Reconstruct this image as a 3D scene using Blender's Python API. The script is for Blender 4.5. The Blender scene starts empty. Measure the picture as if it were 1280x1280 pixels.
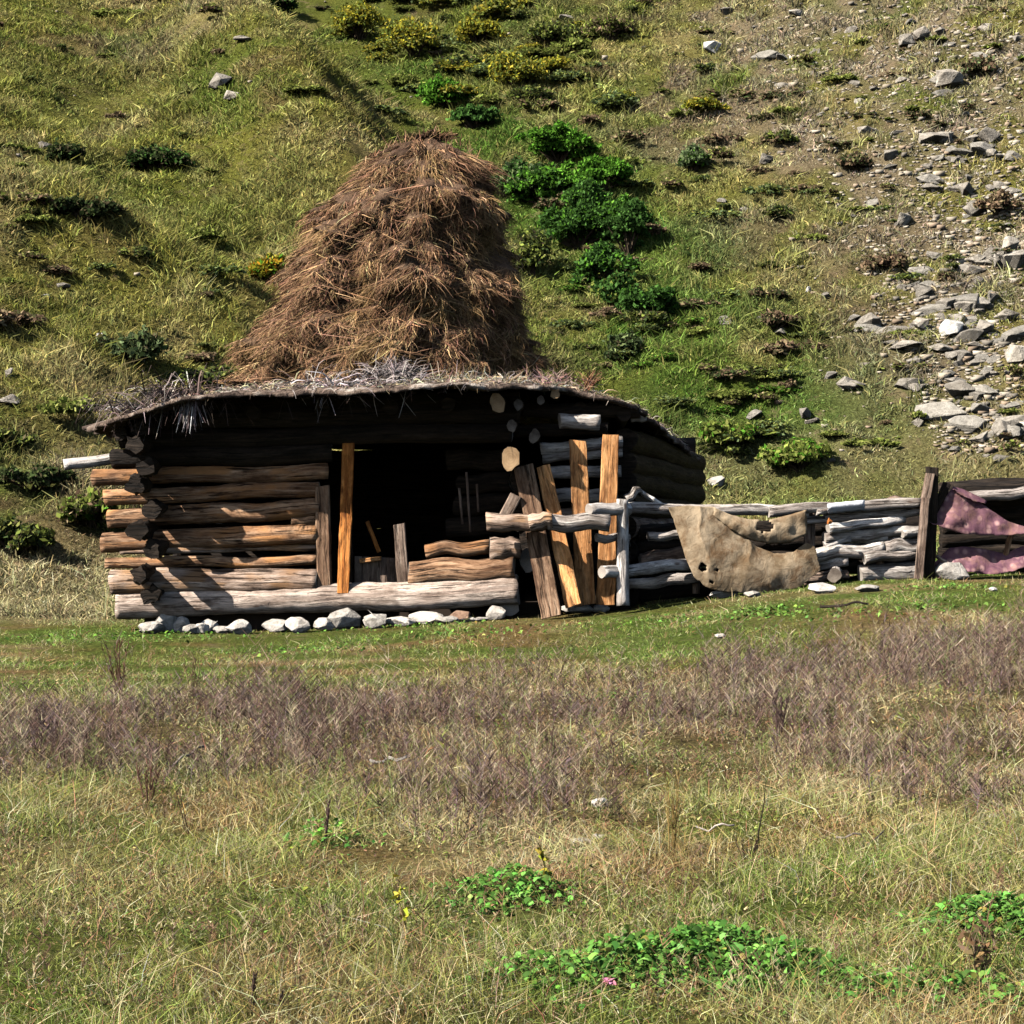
import bpy, bmesh, math, random
import numpy as np
from mathutils import Vector, Matrix, noise as mn

random.seed(7)
RNG = np.random.default_rng(11)
SC = bpy.context.scene
COL = SC.collection

# ------------------------------------------------------------------ camera, sky, sun, exposure
FPX, EYE, HOR = 2500.0, 1.5, 580.0            # focal length in photo pixels (1280 wide), eye height, horizon row
TH = math.atan((640 - HOR) / FPX)
cam_d = bpy.data.cameras.new('camera'); cam = bpy.data.objects.new('camera', cam_d); COL.objects.link(cam)
cam.location = (0, 0, EYE); cam.rotation_euler = (math.pi / 2 - TH, 0, 0)
cam_d.sensor_width = 36; cam_d.lens = 36 * FPX / 1280; cam_d.clip_start = .1; cam_d.clip_end = 1000
SC.camera = cam
SUN = Vector((-.67, -.39, .64)).normalized()
w = bpy.data.worlds.new('World'); SC.world = w; w.use_nodes = True
nt = w.node_tree; bg = nt.nodes['Background']
sky = nt.nodes.new('ShaderNodeTexSky'); sky.sky_type = 'NISHITA'; sky.sun_disc = False
sky.sun_elevation = math.asin(SUN.z); sky.sun_rotation = math.atan2(SUN.x, SUN.y)
nt.links.new(sky.outputs[0], bg.inputs[0]); bg.inputs[1].default_value = .05
sl = bpy.data.lights.new('sun', 'SUN'); so = bpy.data.objects.new('sun', sl); COL.objects.link(so)
sl.energy = 5.0; sl.angle = math.radians(.5); sl.color = (1, .95, .87)
so.rotation_euler = SUN.to_track_quat('Z', 'Y').to_euler(); so.location = (-20, -20, 40)
SC.view_settings.view_transform = 'Standard'; SC.view_settings.look = 'None'
SC.view_settings.exposure = 1.1; SC.view_settings.gamma = 1
SC.cycles.max_bounces = 4; SC.cycles.diffuse_bounces = 0; SC.cycles.transparent_max_bounces = 4

def P(px, py, d):
    """world point seen at photo pixel (px,py) at depth y=d"""
    a, b = (px - 640) / FPX, (640 - py) / FPX
    dy = math.cos(TH) + b * math.sin(TH); dz = -math.sin(TH) + b * math.cos(TH)
    return Vector((a / dy * d, d, EYE + dz / dy * d))

# ------------------------------------------------------------------ noise
def vnoise(x, y, seed=0):
    x = np.asarray(x, float); y = np.asarray(y, float)
    xi = np.floor(x).astype(np.int64); yi = np.floor(y).astype(np.int64); fx = x - xi; fy = y - yi
    fx = fx * fx * (3 - 2 * fx); fy = fy * fy * (3 - 2 * fy)
    def h(a, b):
        n = (a * 374761393 + b * 668265263 + seed * 1274126177) & 0xffffffff
        n = ((n ^ (n >> 13)) * 1274126177) & 0xffffffff
        n = ((n ^ (n >> 16)) * 2246822519) & 0xffffffff
        return ((n ^ (n >> 15)) & 0xffffff) / float(0xffffff) * 2 - 1
    return (h(xi, yi) * (1 - fx) + h(xi + 1, yi) * fx) * (1 - fy) + (h(xi, yi + 1) * (1 - fx) + h(xi + 1, yi + 1) * fx) * fy
def fbm(x, y, seed=0, o=3):
    s = 0; a = 1; t = 0
    for i in range(o):
        s = s + a * vnoise(x * 2 ** i + 17.3 * i, y * 2 ** i - 9.1 * i, seed + i); t += a; a *= .5
    return s / t
def sst(a, b, v):
    t = np.clip((v - a) / (b - a), 0, 1); return t * t * (3 - 2 * t)
def smax(a, b, k): return .5 * (a + b + np.sqrt((a - b) ** 2 + k * k))

# ------------------------------------------------------------------ terrain
GX, GY = 3.2, 33.2
def planeL(x, y): return 1.24 - .297 * (x - GX) + .381 * (y - GY)
def planeR(x, y): return 1.24 + .173 * (x - GX) + .551 * (y - GY)
def lhit(px, py):                               # where a view ray meets the left hill plane
    q = P(px, py, 1) - Vector((0, 0, EYE)); k = q.z + .297 * q.x - .381 * q.y
    d = (1.24 + .297 * GX - .381 * GY - EYE) / k
    return q.x * d, q.y * d
FA, FB = lhit(-60, 235), lhit(300, 350)
def ground_z(x, y):
    x = np.asarray(x, float); y = np.asarray(y, float)
    m = .36 * sst(.1, 4.2, x) * sst(9, 20.5, y) - .15 * sst(.6, -2.8, x) * sst(13, 19, y)
    s = .94 * (x - GX) + .34 * (y - GY); t = -.34 * (x - GX) + .94 * (y - GY)
    L = planeL(x, y) + 2.25 * np.exp(-((s + 3.3) / 2.0) ** 2) * sst(2, 17, t)
    dx, dy = FB[0] - FA[0], FB[1] - FA[1]; n = math.hypot(dx, dy)
    q = ((x - FA[0]) * dy - (y - FA[1]) * dx) / n
    L = L + .85 * np.exp(-((q - .9) / 1.2) ** 2) * sst(FB[0] + 3, FB[0] - 4, x)
    R = planeR(x, y)
    h = smax(L, R, .7)
    hm = sst(-.6, 1.2, h)
    h = h + hm * (.42 * fbm(x / 4.5, y / 4.5, 3, 3) + .24 * fbm(x / 1.3, y / 1.3, 5, 3) + .10 * fbm(x / .5, y / .5, 7, 2))
    rough = hm * sst(3.5, 8, x) * sst(26, 32, y)
    h = h + rough * .22 * np.abs(fbm(x / 1.6, y / 1.6, 9, 3))
    z = smax(m, h, .5) - .06
    z = z + .05 * fbm(x / 2.1, y / 2.1, 21, 3) * (1 - hm) * sst(24, 15, y)
    return z
def hits(px, py):
    px = np.atleast_1d(np.asarray(px, float)); py = np.atleast_1d(np.asarray(py, float))
    a, b = (px - 640) / FPX, (640 - py) / FPX
    dy = math.cos(TH) + b * math.sin(TH); dz = -math.sin(TH) + b * math.cos(TH)
    sx = (a / dy)[:, None]; sz = (dz / dy)[:, None]
    d = np.arange(4.5, 95, .08)[None, :]
    g = ground_z(sx * d, np.broadcast_to(d, (len(px), d.shape[1])))
    k = np.argmax(EYE + sz * d < g, axis=1); dd = d[0, k]
    x = sx[:, 0] * dd; return x, dd, ground_z(x, dd)
def hit(px, py):
    x, y, z = hits([px], [py]); return Vector((float(x[0]), float(y[0]), float(z[0])))
def gz(x, y): return float(ground_z(np.array([x]), np.array([y]))[0])

def anchors(lst):
    out = []
    for px, py, r, s in lst:
        p = hit(px, py); out.append((p.x, p.y, r, s))
    return out
A_GREEN = anchors([(545, 110, 2.2, .7), (640, 170, 2.6, .8), (720, 230, 2.6, .9), (780, 330, 2.4, .9), (850, 430, 2.2, .9), (900, 510, 2.2, .8),
                   (1000, 570, 2.6, .9), (930, 570, 2., .8), (620, 40, 3.5, .45), (180, 260, 3, .4), (80, 130, 3, .3), (450, 40, 2, .3)])
A_SCREE = anchors([(1090, 60, 5, 1.), (1040, 150, 4, .85), (1190, 200, 4.5, 1.), (1250, 60, 4, .7), (1240, 330, 3.0, .9), (1230, 440, 2.2, .9),
                   (1260, 530, 1.6, .8), (1150, 420, 1.2, .6), (980, 100, 3.6, .7), (1120, 290, 3, .6), (1010, 20, 4, .8), (100, 590, 1.2, .5), (240, 20, 2., .5)])
A_STRIP = anchors([(900, 612, 1.6, .9), (1000, 608, 1.6, .9), (1100, 602, 1.6, .9), (1220, 596, 1.8, .8), (60, 705, 1.4, .8), (0, 712, 1.4, .7)])
def amask(lst, x, y):
    m = np.zeros_like(x)
    for ax, ay, r, s in lst: m = np.maximum(m, s * np.exp(-(((x - ax) ** 2 + (y - ay) ** 2) / (r * r)) ** 1.3))
    return m
def mixc(c, k, m): return c * (1 - m[:, None]) + np.asarray(k) * m[:, None]
def band(x, y):                                   # belt of brown dried weeds across the meadow
    far = 13.9 + .42 * x + .6 * vnoise(x * 1.6, y * .6, 40) + .012 * x * x; near = 9.7 + .22 * x + 1.7 * vnoise(x * .9, y * .5, 41)
    return sst(near - 1.2, near + 1.2, y) * sst(far + .5, far - .4, y)
def cover(x, y):
    """colour of what grows or lies at (x,y)"""
    n1 = fbm(x / 3.3, y / 4.2, 50, 4); n2 = fbm(x / 1.1, y / 1.4, 55, 3); n3 = fbm(x / 6 + 7, y / 8, 60, 2); n4 = fbm(x / .5, y / .6, 66, 2)
    c = np.tile(np.array([.23, .23, .05]), (len(x), 1))
    c = mixc(c, (.15, .19, .04), sst(-.05, .5, n1)); c = mixc(c, (.36, .30, .13), sst(.05, .55, -n1 * .6 - n2 * .6))
    c = mixc(c, (.16, .11, .06), .9 * sst(.0, .26, n2 * .8 + n3 * .35 + .3 * n4)); c = mixc(c, (.38, .35, .13), .6 * sst(.2, .6, n4))
    s_ = .94 * (x - GX) + .34 * (y - GY); spur = sst(-.6, -2.2, s_) * sst(27, 36, y); c = mixc(c, (.30, .28, .07), .5 * spur * sst(-.3, .4, n2 - n1))
    gul = np.exp(-((s_ - 1.4 - .6 * n1) / 2.3) ** 2) * sst(29, 33, y); c = mixc(c, (.14, .17, .04), np.clip(.75 * gul * (.8 + 1.1 * n2 + .5 * n4), 0, 1))
    g = amask(A_GREEN, x, y); c = mixc(c, (.10, .19, .03), np.clip(g * (.8 + .8 * n2), 0, 1))
    s = amask(A_SCREE, x, y); c = mixc(c, (.34, .28, .195), np.clip(s * (.75 + 1.2 * n2 + .6 * n4), 0, 1))
    t = amask(A_STRIP, x, y); c = mixc(c, (.36, .30, .17), np.clip(t * (.6 + .8 * n2), 0, 1))
    # meadow
    hillm = sst(.25, .7, ground_z(x, y) - .36 * sst(.1, 4.2, x) * sst(9, 20.5, y))
    m = np.tile(np.array([.32, .29, .11]), (len(x), 1))
    m = mixc(m, (.50, .42, .21), sst(-.05, .5, n2)); m = mixc(m, (.20, .24, .055), .75 * sst(.05, .5, -n2 + .3 * n1))
    m = mixc(m, (.16, .23, .045), .65 * sst(.05, .4, vnoise(x * 1.1 + 5, y * 1.4, 78))); m = mixc(m, (.40, .23, .12), .6 * sst(.2, .6, vnoise(x * 1.6, y * 1.9 + 3, 79))); m = mixc(m, (.32, .19, .10), .5 * sst(.1, .4, n4 * .7 + n1 * .5)); m = mixc(m, (.14, .20, .04), .5 * sst(.15, .45, vnoise(x * 2.3, y * 2.0, 77)))
    lawn = sst(13.5, 15.5, y - .3 * x); m = mixc(m, (.17, .26, .055), lawn * np.clip(.35 + 1.5 * fbm(x / 1.3, y / .7, 71, 3), 0, .9))
    m = mixc(m, (.26, .185, .12), .6 * band(x, y))
    left = sst(-3.6, -4.4, x) * sst(20.2, 21.2, y); m = mixc(m, (.46, .38, .22), left * .8)
    h = hillm[:, None]
    return m * (1 - h) + c * h

# ------------------------------------------------------------------ materials
def new_mat(name):
    m = bpy.data.materials.new(name); m.use_nodes = True; n = m.node_tree; n.nodes.clear(); return m, n, n.nodes, n.links
def ramp(N, stops):
    r = N.new('ShaderNodeValToRGB'); e = r.color_ramp.elements
    while len(e) < len(stops): e.new(.5)
    for i, (p, c) in enumerate(stops):
        e[i].position = p; e[i].color = (*c, 1)
    return r
def tex(N, L, vec, scale, detail=4, rough=.6, dist=0):
    t = N.new('ShaderNodeTexNoise'); t.inputs['Scale'].default_value = scale; t.inputs['Detail'].default_value = detail
    t.inputs['Roughness'].default_value = rough; t.inputs['Distortion'].default_value = dist
    if vec is not None: L.new(vec, t.inputs['Vector'])
    return t
def mixn(N, L, f, a, b, mode='MIX'):
    x = N.new('ShaderNodeMix'); x.data_type = 'RGBA'; x.blend_type = mode
    if isinstance(f, (int, float)): x.inputs[0].default_value = f
    else: L.new(f, x.inputs[0])
    for s, v in ((6, a), (7, b)):
        if isinstance(v, tuple): x.inputs[s].default_value = (*v, 1)
        else: L.new(v, x.inputs[s])
    return x.outputs[2]
def wood(name, c1, c2, c3, crack=.5, rough=.85, warm=None):
    m, n, N, L = new_mat(name)
    uv = N.new('ShaderNodeUVMap'); oi = N.new('ShaderNodeObjectInfo')
    off = N.new('ShaderNodeVectorMath'); off.operation = 'SCALE'; L.new(oi.outputs['Random'], off.inputs['Scale']); off.inputs[0].default_value = (37, 91, 13)
    add = N.new('ShaderNodeVectorMath'); L.new(uv.outputs[0], add.inputs[0]); L.new(off.outputs[0], add.inputs[1])
    def scaled(s):
        k = N.new('ShaderNodeVectorMath'); k.operation = 'MULTIPLY'; L.new(add.outputs[0], k.inputs[0]); k.inputs[1].default_value = s; return k.outputs[0]
    a = tex(N, L, scaled((2.2, 26, 1)), 1, 8, .72, .5); b = tex(N, L, scaled((3.5, 9, 1)), 1, 6, .7); c = tex(N, L, scaled((2.0, 34, 1)), 1, 4, .65, .6)
    r = ramp(N, [(.36, c1), (.5, c2), (.64, c3)]); L.new(a.outputs[0], r.inputs[0])
    r2 = ramp(N, [(.40, (.32, .28, .25)), (.56, (1, 1, 1))]); L.new(b.outputs[0], r2.inputs[0])
    col = mixn(N, L, .75, r.outputs[0], r2.outputs[0], 'MULTIPLY')
    if warm:
        f = tex(N, L, scaled((1.8, 2.5, 1)), 1.3, 3, .5); fr = ramp(N, [(.5, (0, 0, 0)), (.64, (1, 1, 1))]); L.new(f.outputs[0], fr.inputs[0])
        col = mixn(N, L, fr.outputs[0], col, warm)
    cr = ramp(N, [(.37, (.06, .05, .04)), (.43, (1, 1, 1))]); L.new(c.outputs[0], cr.inputs[0])
    col = mixn(N, L, min(1, crack + .25), col, cr.outputs[0], 'MULTIPLY')
    kn = N.new('ShaderNodeTexVoronoi'); kn.inputs['Scale'].default_value = 1.; L.new(scaled((2.6, 7, 1)), kn.inputs['Vector']); kr = ramp(N, [(.06, (.25, .17, .12)), (.13, (1, 1, 1))]); L.new(kn.outputs['Distance'], kr.inputs[0]); col = mixn(N, L, .8, col, kr.outputs[0], 'MULTIPLY')
    ws = tex(N, L, scaled((.9, 3, 1)), 1, 4, .6); wr = ramp(N, [(.42, (.62, .55, .5)), (.6, (1.08, 1.05, 1.0))]); L.new(ws.outputs[0], wr.inputs[0]); col = mixn(N, L, .8, col, wr.outputs[0], 'MULTIPLY')
    hv = N.new('ShaderNodeHueSaturation'); L.new(col, hv.inputs['Color'])
    mr = N.new('ShaderNodeMapRange'); L.new(oi.outputs['Random'], mr.inputs[0]); mr.inputs[3].default_value = 1.1; mr.inputs[4].default_value = 1.5
    L.new(mr.outputs[0], hv.inputs['Value'])
    p = N.new('ShaderNodeBsdfPrincipled'); L.new(hv.outputs[0], p.inputs['Base Color']); p.inputs['Roughness'].default_value = rough
    p.inputs['Specular IOR Level'].default_value = .25
    bp = N.new('ShaderNodeBump'); bp.inputs['Strength'].default_value = 1; bp.inputs['Distance'].default_value = .03
    sm = N.new('ShaderNodeMath'); sm.operation = 'ADD'; L.new(a.outputs[0], sm.inputs[0]); L.new(cr.outputs[0], sm.inputs[1])
    L.new(sm.outputs[0], bp.inputs['Height']); L.new(bp.outputs[0], p.inputs['Normal'])
    o = N.new('ShaderNodeOutputMaterial'); L.new(p.outputs[0], o.inputs[0]); return m
def endgrain(name, c1, c2):
    m, n, N, L = new_mat(name)
    uv = N.new('ShaderNodeUVMap'); t = tex(N, L, uv.outputs[0], 30, 3); t2 = tex(N, L, uv.outputs[0], 6, 4)
    wv = N.new('ShaderNodeTexWave'); wv.wave_type = 'RINGS'; wv.rings_direction = 'Z'; wv.inputs['Scale'].default_value = 14; wv.inputs['Distortion'].default_value = 3
    L.new(uv.outputs[0], wv.inputs[0])
    r = ramp(N, [(.3, c1), (.7, c2)]); L.new(t2.outputs[0], r.inputs[0])
    col = mixn(N, L, .12, r.outputs[0], wv.outputs[0], 'MULTIPLY')
    p = N.new('ShaderNodeBsdfPrincipled'); L.new(col, p.inputs['Base Color']); p.inputs['Roughness'].default_value = .9; p.inputs['Specular IOR Level'].default_value = .2
    o = N.new('ShaderNodeOutputMaterial'); L.new(p.outputs[0], o.inputs[0]); return m
def leafmat(name, trans=.3, tint=(1, 1, 1), gloss=0):
    """colour from the per-leaf attribute, thin leaves let some light through"""
    m, n, N, L = new_mat(name)
    at = N.new('ShaderNodeAttribute'); at.attribute_name = 'col'
    col = mixn(N, L, 1., at.outputs[0], tint, 'MULTIPLY')
    d = N.new('ShaderNodeBsdfDiffuse'); t = N.new('ShaderNodeBsdfTranslucent'); L.new(col, d.inputs[0]); L.new(col, t.inputs[0])
    x = N.new('ShaderNodeMixShader'); x.inputs[0].default_value = trans; L.new(d.outputs[0], x.inputs[1]); L.new(t.outputs[0], x.inputs[2])
    o = N.new('ShaderNodeOutputMaterial'); L.new(x.outputs[0], o.inputs[0]); return m
def blotch(name, stops, scale=3, bump=.02, rough=.95, detail=8, obj=True, vary=True):
    m, n, N, L = new_mat(name)
    tc = N.new('ShaderNodeTexCoord'); oi = N.new('ShaderNodeObjectInfo')
    add = N.new('ShaderNodeVectorMath'); L.new(tc.outputs['Object'], add.inputs[0]); L.new(oi.outputs['Random'], add.inputs[1])
    t = tex(N, L, add.outputs[0], scale, detail, .65); t2 = tex(N, L, add.outputs[0], scale * 6, 4, .7)
    r = ramp(N, stops); L.new(t.outputs[0], r.inputs[0])
    r2 = ramp(N, [(.35, (.5, .48, .45)), (.55, (1, 1, 1))]); L.new(t2.outputs[0], r2.inputs[0])
    col = mixn(N, L, .7, r.outputs[0], r2.outputs[0], 'MULTIPLY')
    hv = N.new('ShaderNodeHueSaturation'); L.new(col, hv.inputs['Color'])
    mr = N.new('ShaderNodeMapRange'); L.new(oi.outputs['Random'], mr.inputs[0]); mr.inputs[3].default_value = .75 if vary else 1; mr.inputs[4].default_value = 1.2 if vary else 1
    L.new(mr.outputs[0], hv.inputs['Value'])
    p = N.new('ShaderNodeBsdfPrincipled'); L.new(hv.outputs[0], p.inputs['Base Color']); p.inputs['Roughness'].default_value = rough; p.inputs['Specular IOR Level'].default_value = .2
    bp = N.new('ShaderNodeBump'); bp.inputs['Strength'].default_value = .9; bp.inputs['Distance'].default_value = bump
    sm = N.new('ShaderNodeMath'); L.new(t.outputs[0], sm.inputs[0]); L.new(t2.outputs[0], sm.inputs[1]); L.new(sm.outputs[0], bp.inputs['Height'])
    L.new(bp.outputs[0], p.inputs['Normal'])
    o = N.new('ShaderNodeOutputMaterial'); L.new(p.outputs[0], o.inputs[0]); return m
def groundmat():
    m, n, N, L = new_mat('ground_soil_and_turf')
    at = N.new('ShaderNodeAttribute'); at.attribute_name = 'col'; tc = N.new('ShaderNodeTexCoord')
    a = tex(N, L, tc.outputs['Object'], 2.2, 8, .7); b = tex(N, L, tc.outputs['Object'], 14, 6, .7); c = tex(N, L, tc.outputs['Object'], 45, 3, .7)
    r1 = ramp(N, [(.35, (.5, .46, .4)), (.62, (1.05, 1.05, 1.0))]); L.new(b.outputs[0], r1.inputs[0])
    r2 = ramp(N, [(.35, (.6, .58, .55)), (.6, (1.1, 1.08, 1.05))]); L.new(c.outputs[0], r2.inputs[0])
    x = mixn(N, L, .9, at.outputs[0], r1.outputs[0], 'MULTIPLY'); x = mixn(N, L, .9, x, r2.outputs[0], 'MULTIPLY')
    e = tex(N, L, tc.outputs['Object'], 26, 6, .8); r3 = ramp(N, [(.36, (.25, .24, .18)), (.5, (.9, .9, .85)), (.64, (1.7, 1.6, 1.35))]); L.new(e.outputs[0], r3.inputs[0]); x = mixn(N, L, .85, x, r3.outputs[0], 'MULTIPLY')
    soil = ramp(N, [(.55, (0, 0, 0)), (.7, (.7, .7, .7))]); L.new(a.outputs[0], soil.inputs[0])
    x = mixn(N, L, soil.outputs[0], x, (.23, .16, .10))
    p = N.new('ShaderNodeBsdfPrincipled'); L.new(x, p.inputs['Base Color']); p.inputs['Roughness'].default_value = 1; p.inputs['Specular IOR Level'].default_value = .05
    bp = N.new('ShaderNodeBump'); bp.inputs['Strength'].default_value = 1; bp.inputs['Distance'].default_value = .06; L.new(e.outputs[0], bp.inputs['Height'])
    L.new(bp.outputs[0], p.inputs['Normal']); o = N.new('ShaderNodeOutputMaterial'); L.new(p.outputs[0], o.inputs[0]); return m

M = {}
M['log_grey'] = wood('weathered_grey_log', (.22, .15, .11), (.46, .35, .28), (.64, .52, .44), .6, warm=(.40, .24, .13))
M['log_pale'] = wood('pale_sill_log', (.34, .27, .23), (.52, .43, .37), (.62, .54, .48), .3)
M['log_brown'] = wood('weathered_brown_log', (.17, .085, .045), (.42, .25, .145), (.62, .43, .29), .7, warm=(.48, .24, .10))
M['log_dark'] = wood('shade_darkened_log', (.012, .009, .007), (.025, .018, .013), (.05, .036, .026), .6)  # dark wood; the shade of eaves and interior is put into its colour
M['silver'] = wood('silvered_bare_wood', (.28, .25, .23), (.52, .48, .45), (.70, .66, .62), .55)
M['birch'] = wood('white_birch_bark', (.5, .48, .47), (.74, .72, .70), (.80, .79, .77), .35)
M['board'] = wood('fresh_orange_board', (.46, .20, .07), (.66, .33, .13), (.76, .44, .21), .0)
M['board_red'] = wood('orange_red_board', (.42, .14, .03), (.60, .24, .06), (.70, .32, .10), .25)
M['board_brown'] = wood('aged_red_brown_board', (.14, .08, .05), (.30, .19, .12), (.42, .30, .21), .5)
M['board_grey'] = wood('aged_grey_brown_board', (.14, .10, .08), (.26, .19, .15), (.40, .32, .26), .5)
M['cut'] = endgrain('pale_sawn_end', (.42, .31, .20), (.62, .49, .34))
M['cut_grey'] = endgrain('grey_sawn_end', (.25, .21, .18), (.42, .37, .32))
M['leaf'] = leafmat('leaf_colours', .3)
M['straw'] = leafmat('straw_colours', .04)
M['end_brown'] = endgrain('brown_sawn_end', (.20, .12, .06), (.40, .27, .15))
M['end_dark'] = endgrain('dark_broken_end', (.05, .035, .028), (.24, .20, .16))
M['stone'] = blotch('pale_field_stone', [(.3, (.34, .30, .26)), (.5, (.56, .51, .45)), (.7, (.70, .66, .60))], 4)
M['rock'] = blotch('grey_hill_rock', [(.3, (.18, .155, .13)), (.5, (.37, .33, .275)), (.7, (.55, .50, .43))], 3, .04)
M['pale_rock'] = blotch('pale_slope_rock', [(.3, (.20, .18, .155)), (.5, (.36, .33, .28)), (.7, (.50, .46, .40))], 3, .04)
M['white_rock'] = blotch('white_boulder', [(.3, (.5, .48, .44)), (.6, (.74, .71, .66))], 3, .03)
M['rust'] = blotch('rusty_brown_stone', [(.3, (.16, .09, .06)), (.6, (.34, .22, .15))], 6)
M['earth'] = blotch('roof_earth_and_chaff', [(.42, (.07, .05, .04)), (.54, (.18, .13, .10)), (.66, (.5, .44, .38))], 3.5, .05)
M['hay_core'] = blotch('packed_hay', [(.3, (.07, .04, .025)), (.5, (.15, .09, .055)), (.7, (.25, .16, .10))], 5, .06, vary=False)

# ------------------------------------------------------------------ mesh helpers
def finish(o, parent=None, label=None, cat=None, group=None, kind=None):
    COL.objects.link(o)
    if parent: o.parent = parent
    tag(o, label, cat, group, kind); return o
def tag(o, label=None, cat=None, group=None, kind=None):
    for k, v in (('label', label), ('category', cat), ('group', group), ('kind', kind)):
        if v: o[k] = v
    return o
def empty(name, loc, label=None, cat=None, group=None):
    o = bpy.data.objects.new(name, None); o.empty_display_size = .1; o.location = loc; return finish(o, None, label, cat, group)
def pmesh(name, V, F, mats, UV=None, mi=None, smooth=None):
    me = bpy.data.meshes.new(name); me.from_pydata([tuple(v) for v in V], [], F)
    for m in mats: me.materials.append(m)
    if UV is not None:
        uv = me.uv_layers.new(name='UVMap'); uv.data.foreach_set('uv', np.asarray(UV, np.float32).ravel())
    if mi is not None: me.polygons.foreach_set('material_index', mi)
    if smooth is not None: me.polygons.foreach_set('use_smooth', smooth)
    me.update(); return me
def nmesh(name, V, F, mat, C=None):
    """numpy mesh; all faces the same size, C one colour per vertex"""
    V = np.asarray(V, np.float32); F = np.asarray(F, np.int32); k = F.shape[1]
    me = bpy.data.meshes.new(name); me.vertices.add(len(V)); me.vertices.foreach_set('co', V.ravel())
    me.loops.add(F.size); me.loops.foreach_set('vertex_index', F.ravel())
    me.polygons.add(len(F)); me.polygons.foreach_set('loop_start', np.arange(0, F.size, k, dtype=np.int32))
    if C is not None:
        a = me.color_attributes.new('col', 'FLOAT_COLOR', 'POINT')
        a.data.foreach_set('color', np.concatenate([C, np.ones((len(C), 1))], 1).astype(np.float32).ravel())
    me.materials.append(mat); me.update(calc_edges=True); return me
def loft(path, sect, seed=0, lump=.07, capmat=True, ends=(0, 0), twist=0.):
    """sweep a section (list of (a,b) metres, a sideways, b up) along path points with radius noise. Returns V,F,UV,mi,smooth"""
    n = len(sect); V = []; F = []; UV = []; mi = []; sm = []
    path = [Vector(p) for p in path]; T = (path[-1] - path[0]).normalized()
    up = Vector((0, 0, 1)) if abs(T.z) < .8 else Vector((0, -1, 0))
    A = T.cross(up).normalized(); B = A.cross(T).normalized(); acc = 0; ls = []
    per = [0]
    for i in range(n): per.append(per[-1] + math.dist(sect[i], sect[(i + 1) % n]))
    for i, p in enumerate(path):
        if i: acc += (p - path[i - 1]).length
        ls.append(acc); sc = 1 - (ends[1] if i == len(path) - 1 else ends[0] if i == 0 else 0)
        for j, (a, b) in enumerate(sect):
            q = p + A * a * sc + B * b * sc; r = math.hypot(a, b)
            k = lump * r * (mn.noise(Vector((acc * 2.2 + seed * 7.1, a / r * 1.1 + seed, b / r * 1.1))) * 1.5 + .8 * mn.noise(Vector((acc * 7 + seed * 3.1, a / r * 2, b / r * 2 + seed))) + .5 * mn.noise(Vector((acc * 16 + seed, a / r * 4, b / r * 4))))
            q = q + (A * a + B * b) / r * k
            if i in (0, len(path) - 1): q = q + T * r * .25 * mn.noise(Vector((seed * 5 + i, a * 6, b * 6)))
            V.append(q)
    for i in range(len(path) - 1):
        for j in range(n):
            k = (j + 1) % n; F.append((i * n + j, (i + 1) * n + j, (i + 1) * n + k, i * n + k))
            UV += [(ls[i], per[j]), (ls[i + 1], per[j]), (ls[i + 1], per[j + 1]), (ls[i], per[j + 1])]; mi.append(0); sm.append(True)
    for e, base in ((0, 0), (1, (len(path) - 1) * n)):
        ids = [base + j for j in range(n)]
        if e == 0: ids = ids
        else: ids = ids[::-1]
        F.append(tuple(ids)); UV += [sect[i - base] for i in ids]; mi.append(1 if capmat else 0); sm.append(False)
    return V, F, UV, mi, sm
def circ(r, n=14, sq=1.): return [(r * math.cos(2 * math.pi * i / n), sq * r * math.sin(2 * math.pi * i / n)) for i in range(n)]
def rect(w_, t, n=3):
    w_, t = w_ / 2, t / 2; c = min(w_, t) * .25
    return [(w_ - c, -t), (w_, -t + c), (w_, 0), (w_, t - c), (w_ - c, t), (0, t * 1.02), (-w_ + c, t), (-w_, t - c), (-w_, 0), (-w_, -t + c), (-w_ + c, -t), (0, -t * 1.02)][::-1]
SEED = [0]
def log(name, p0, p1, r, mat='log_grey', cap='cut_grey', parent=None, r1=None, bow=.02, lump=.08, sq=1., **kw):
    SEED[0] += 1; s = SEED[0]; p0 = Vector(p0); p1 = Vector(p1); Ln = (p1 - p0).length; n = max(6, int(Ln / .05))
    r1 = r1 or r; path = []
    for i in range(n + 1):
        t = i / n; q = p0.lerp(p1, t); b = bow * math.sin(math.pi * t)
        path.append(q + Vector((0, b * mn.noise(Vector((s, t * 2, 0))) * 2, b * mn.noise(Vector((s, t * 2, 9))) * 3)))
    V, F, UV, mi, sm = loft(path, circ(r, 14, sq), s, lump)
    if r1 != r:
        for i, p in enumerate(path):
            f = 1 + (r1 / r - 1) * i / n
            for j in range(14): V[i * 14 + j] = p + (V[i * 14 + j] - p) * f
    me = pmesh(name, V, F, [M[mat], M[cap]], UV, mi, sm)
    return place(name, me, parent, **kw)
def place(name, me, parent=None, loc=None, **kw):
    """put the mesh's origin at its lowest centre so that a thing stands on its own base"""
    if parent is None:
        co = np.empty(len(me.vertices) * 3, np.float32); me.vertices.foreach_get('co', co); co = co.reshape(-1, 3)
        c = Vector(((co[:, 0].min() + co[:, 0].max()) / 2, (co[:, 1].min() + co[:, 1].max()) / 2, co[:, 2].min())) if loc is None else Vector(loc)
        me.transform(Matrix.Translation(-c)); o = bpy.data.objects.new(name, me); o.location = c
    else:
        me.transform(Matrix.Translation(-world_loc(parent))); o = bpy.data.objects.new(name, me)
    return finish(o, parent, **kw)
def world_loc(o):
    v = Vector(o.location)
    while o.parent: o = o.parent; v = v + Vector(o.location)
    return v
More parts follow.
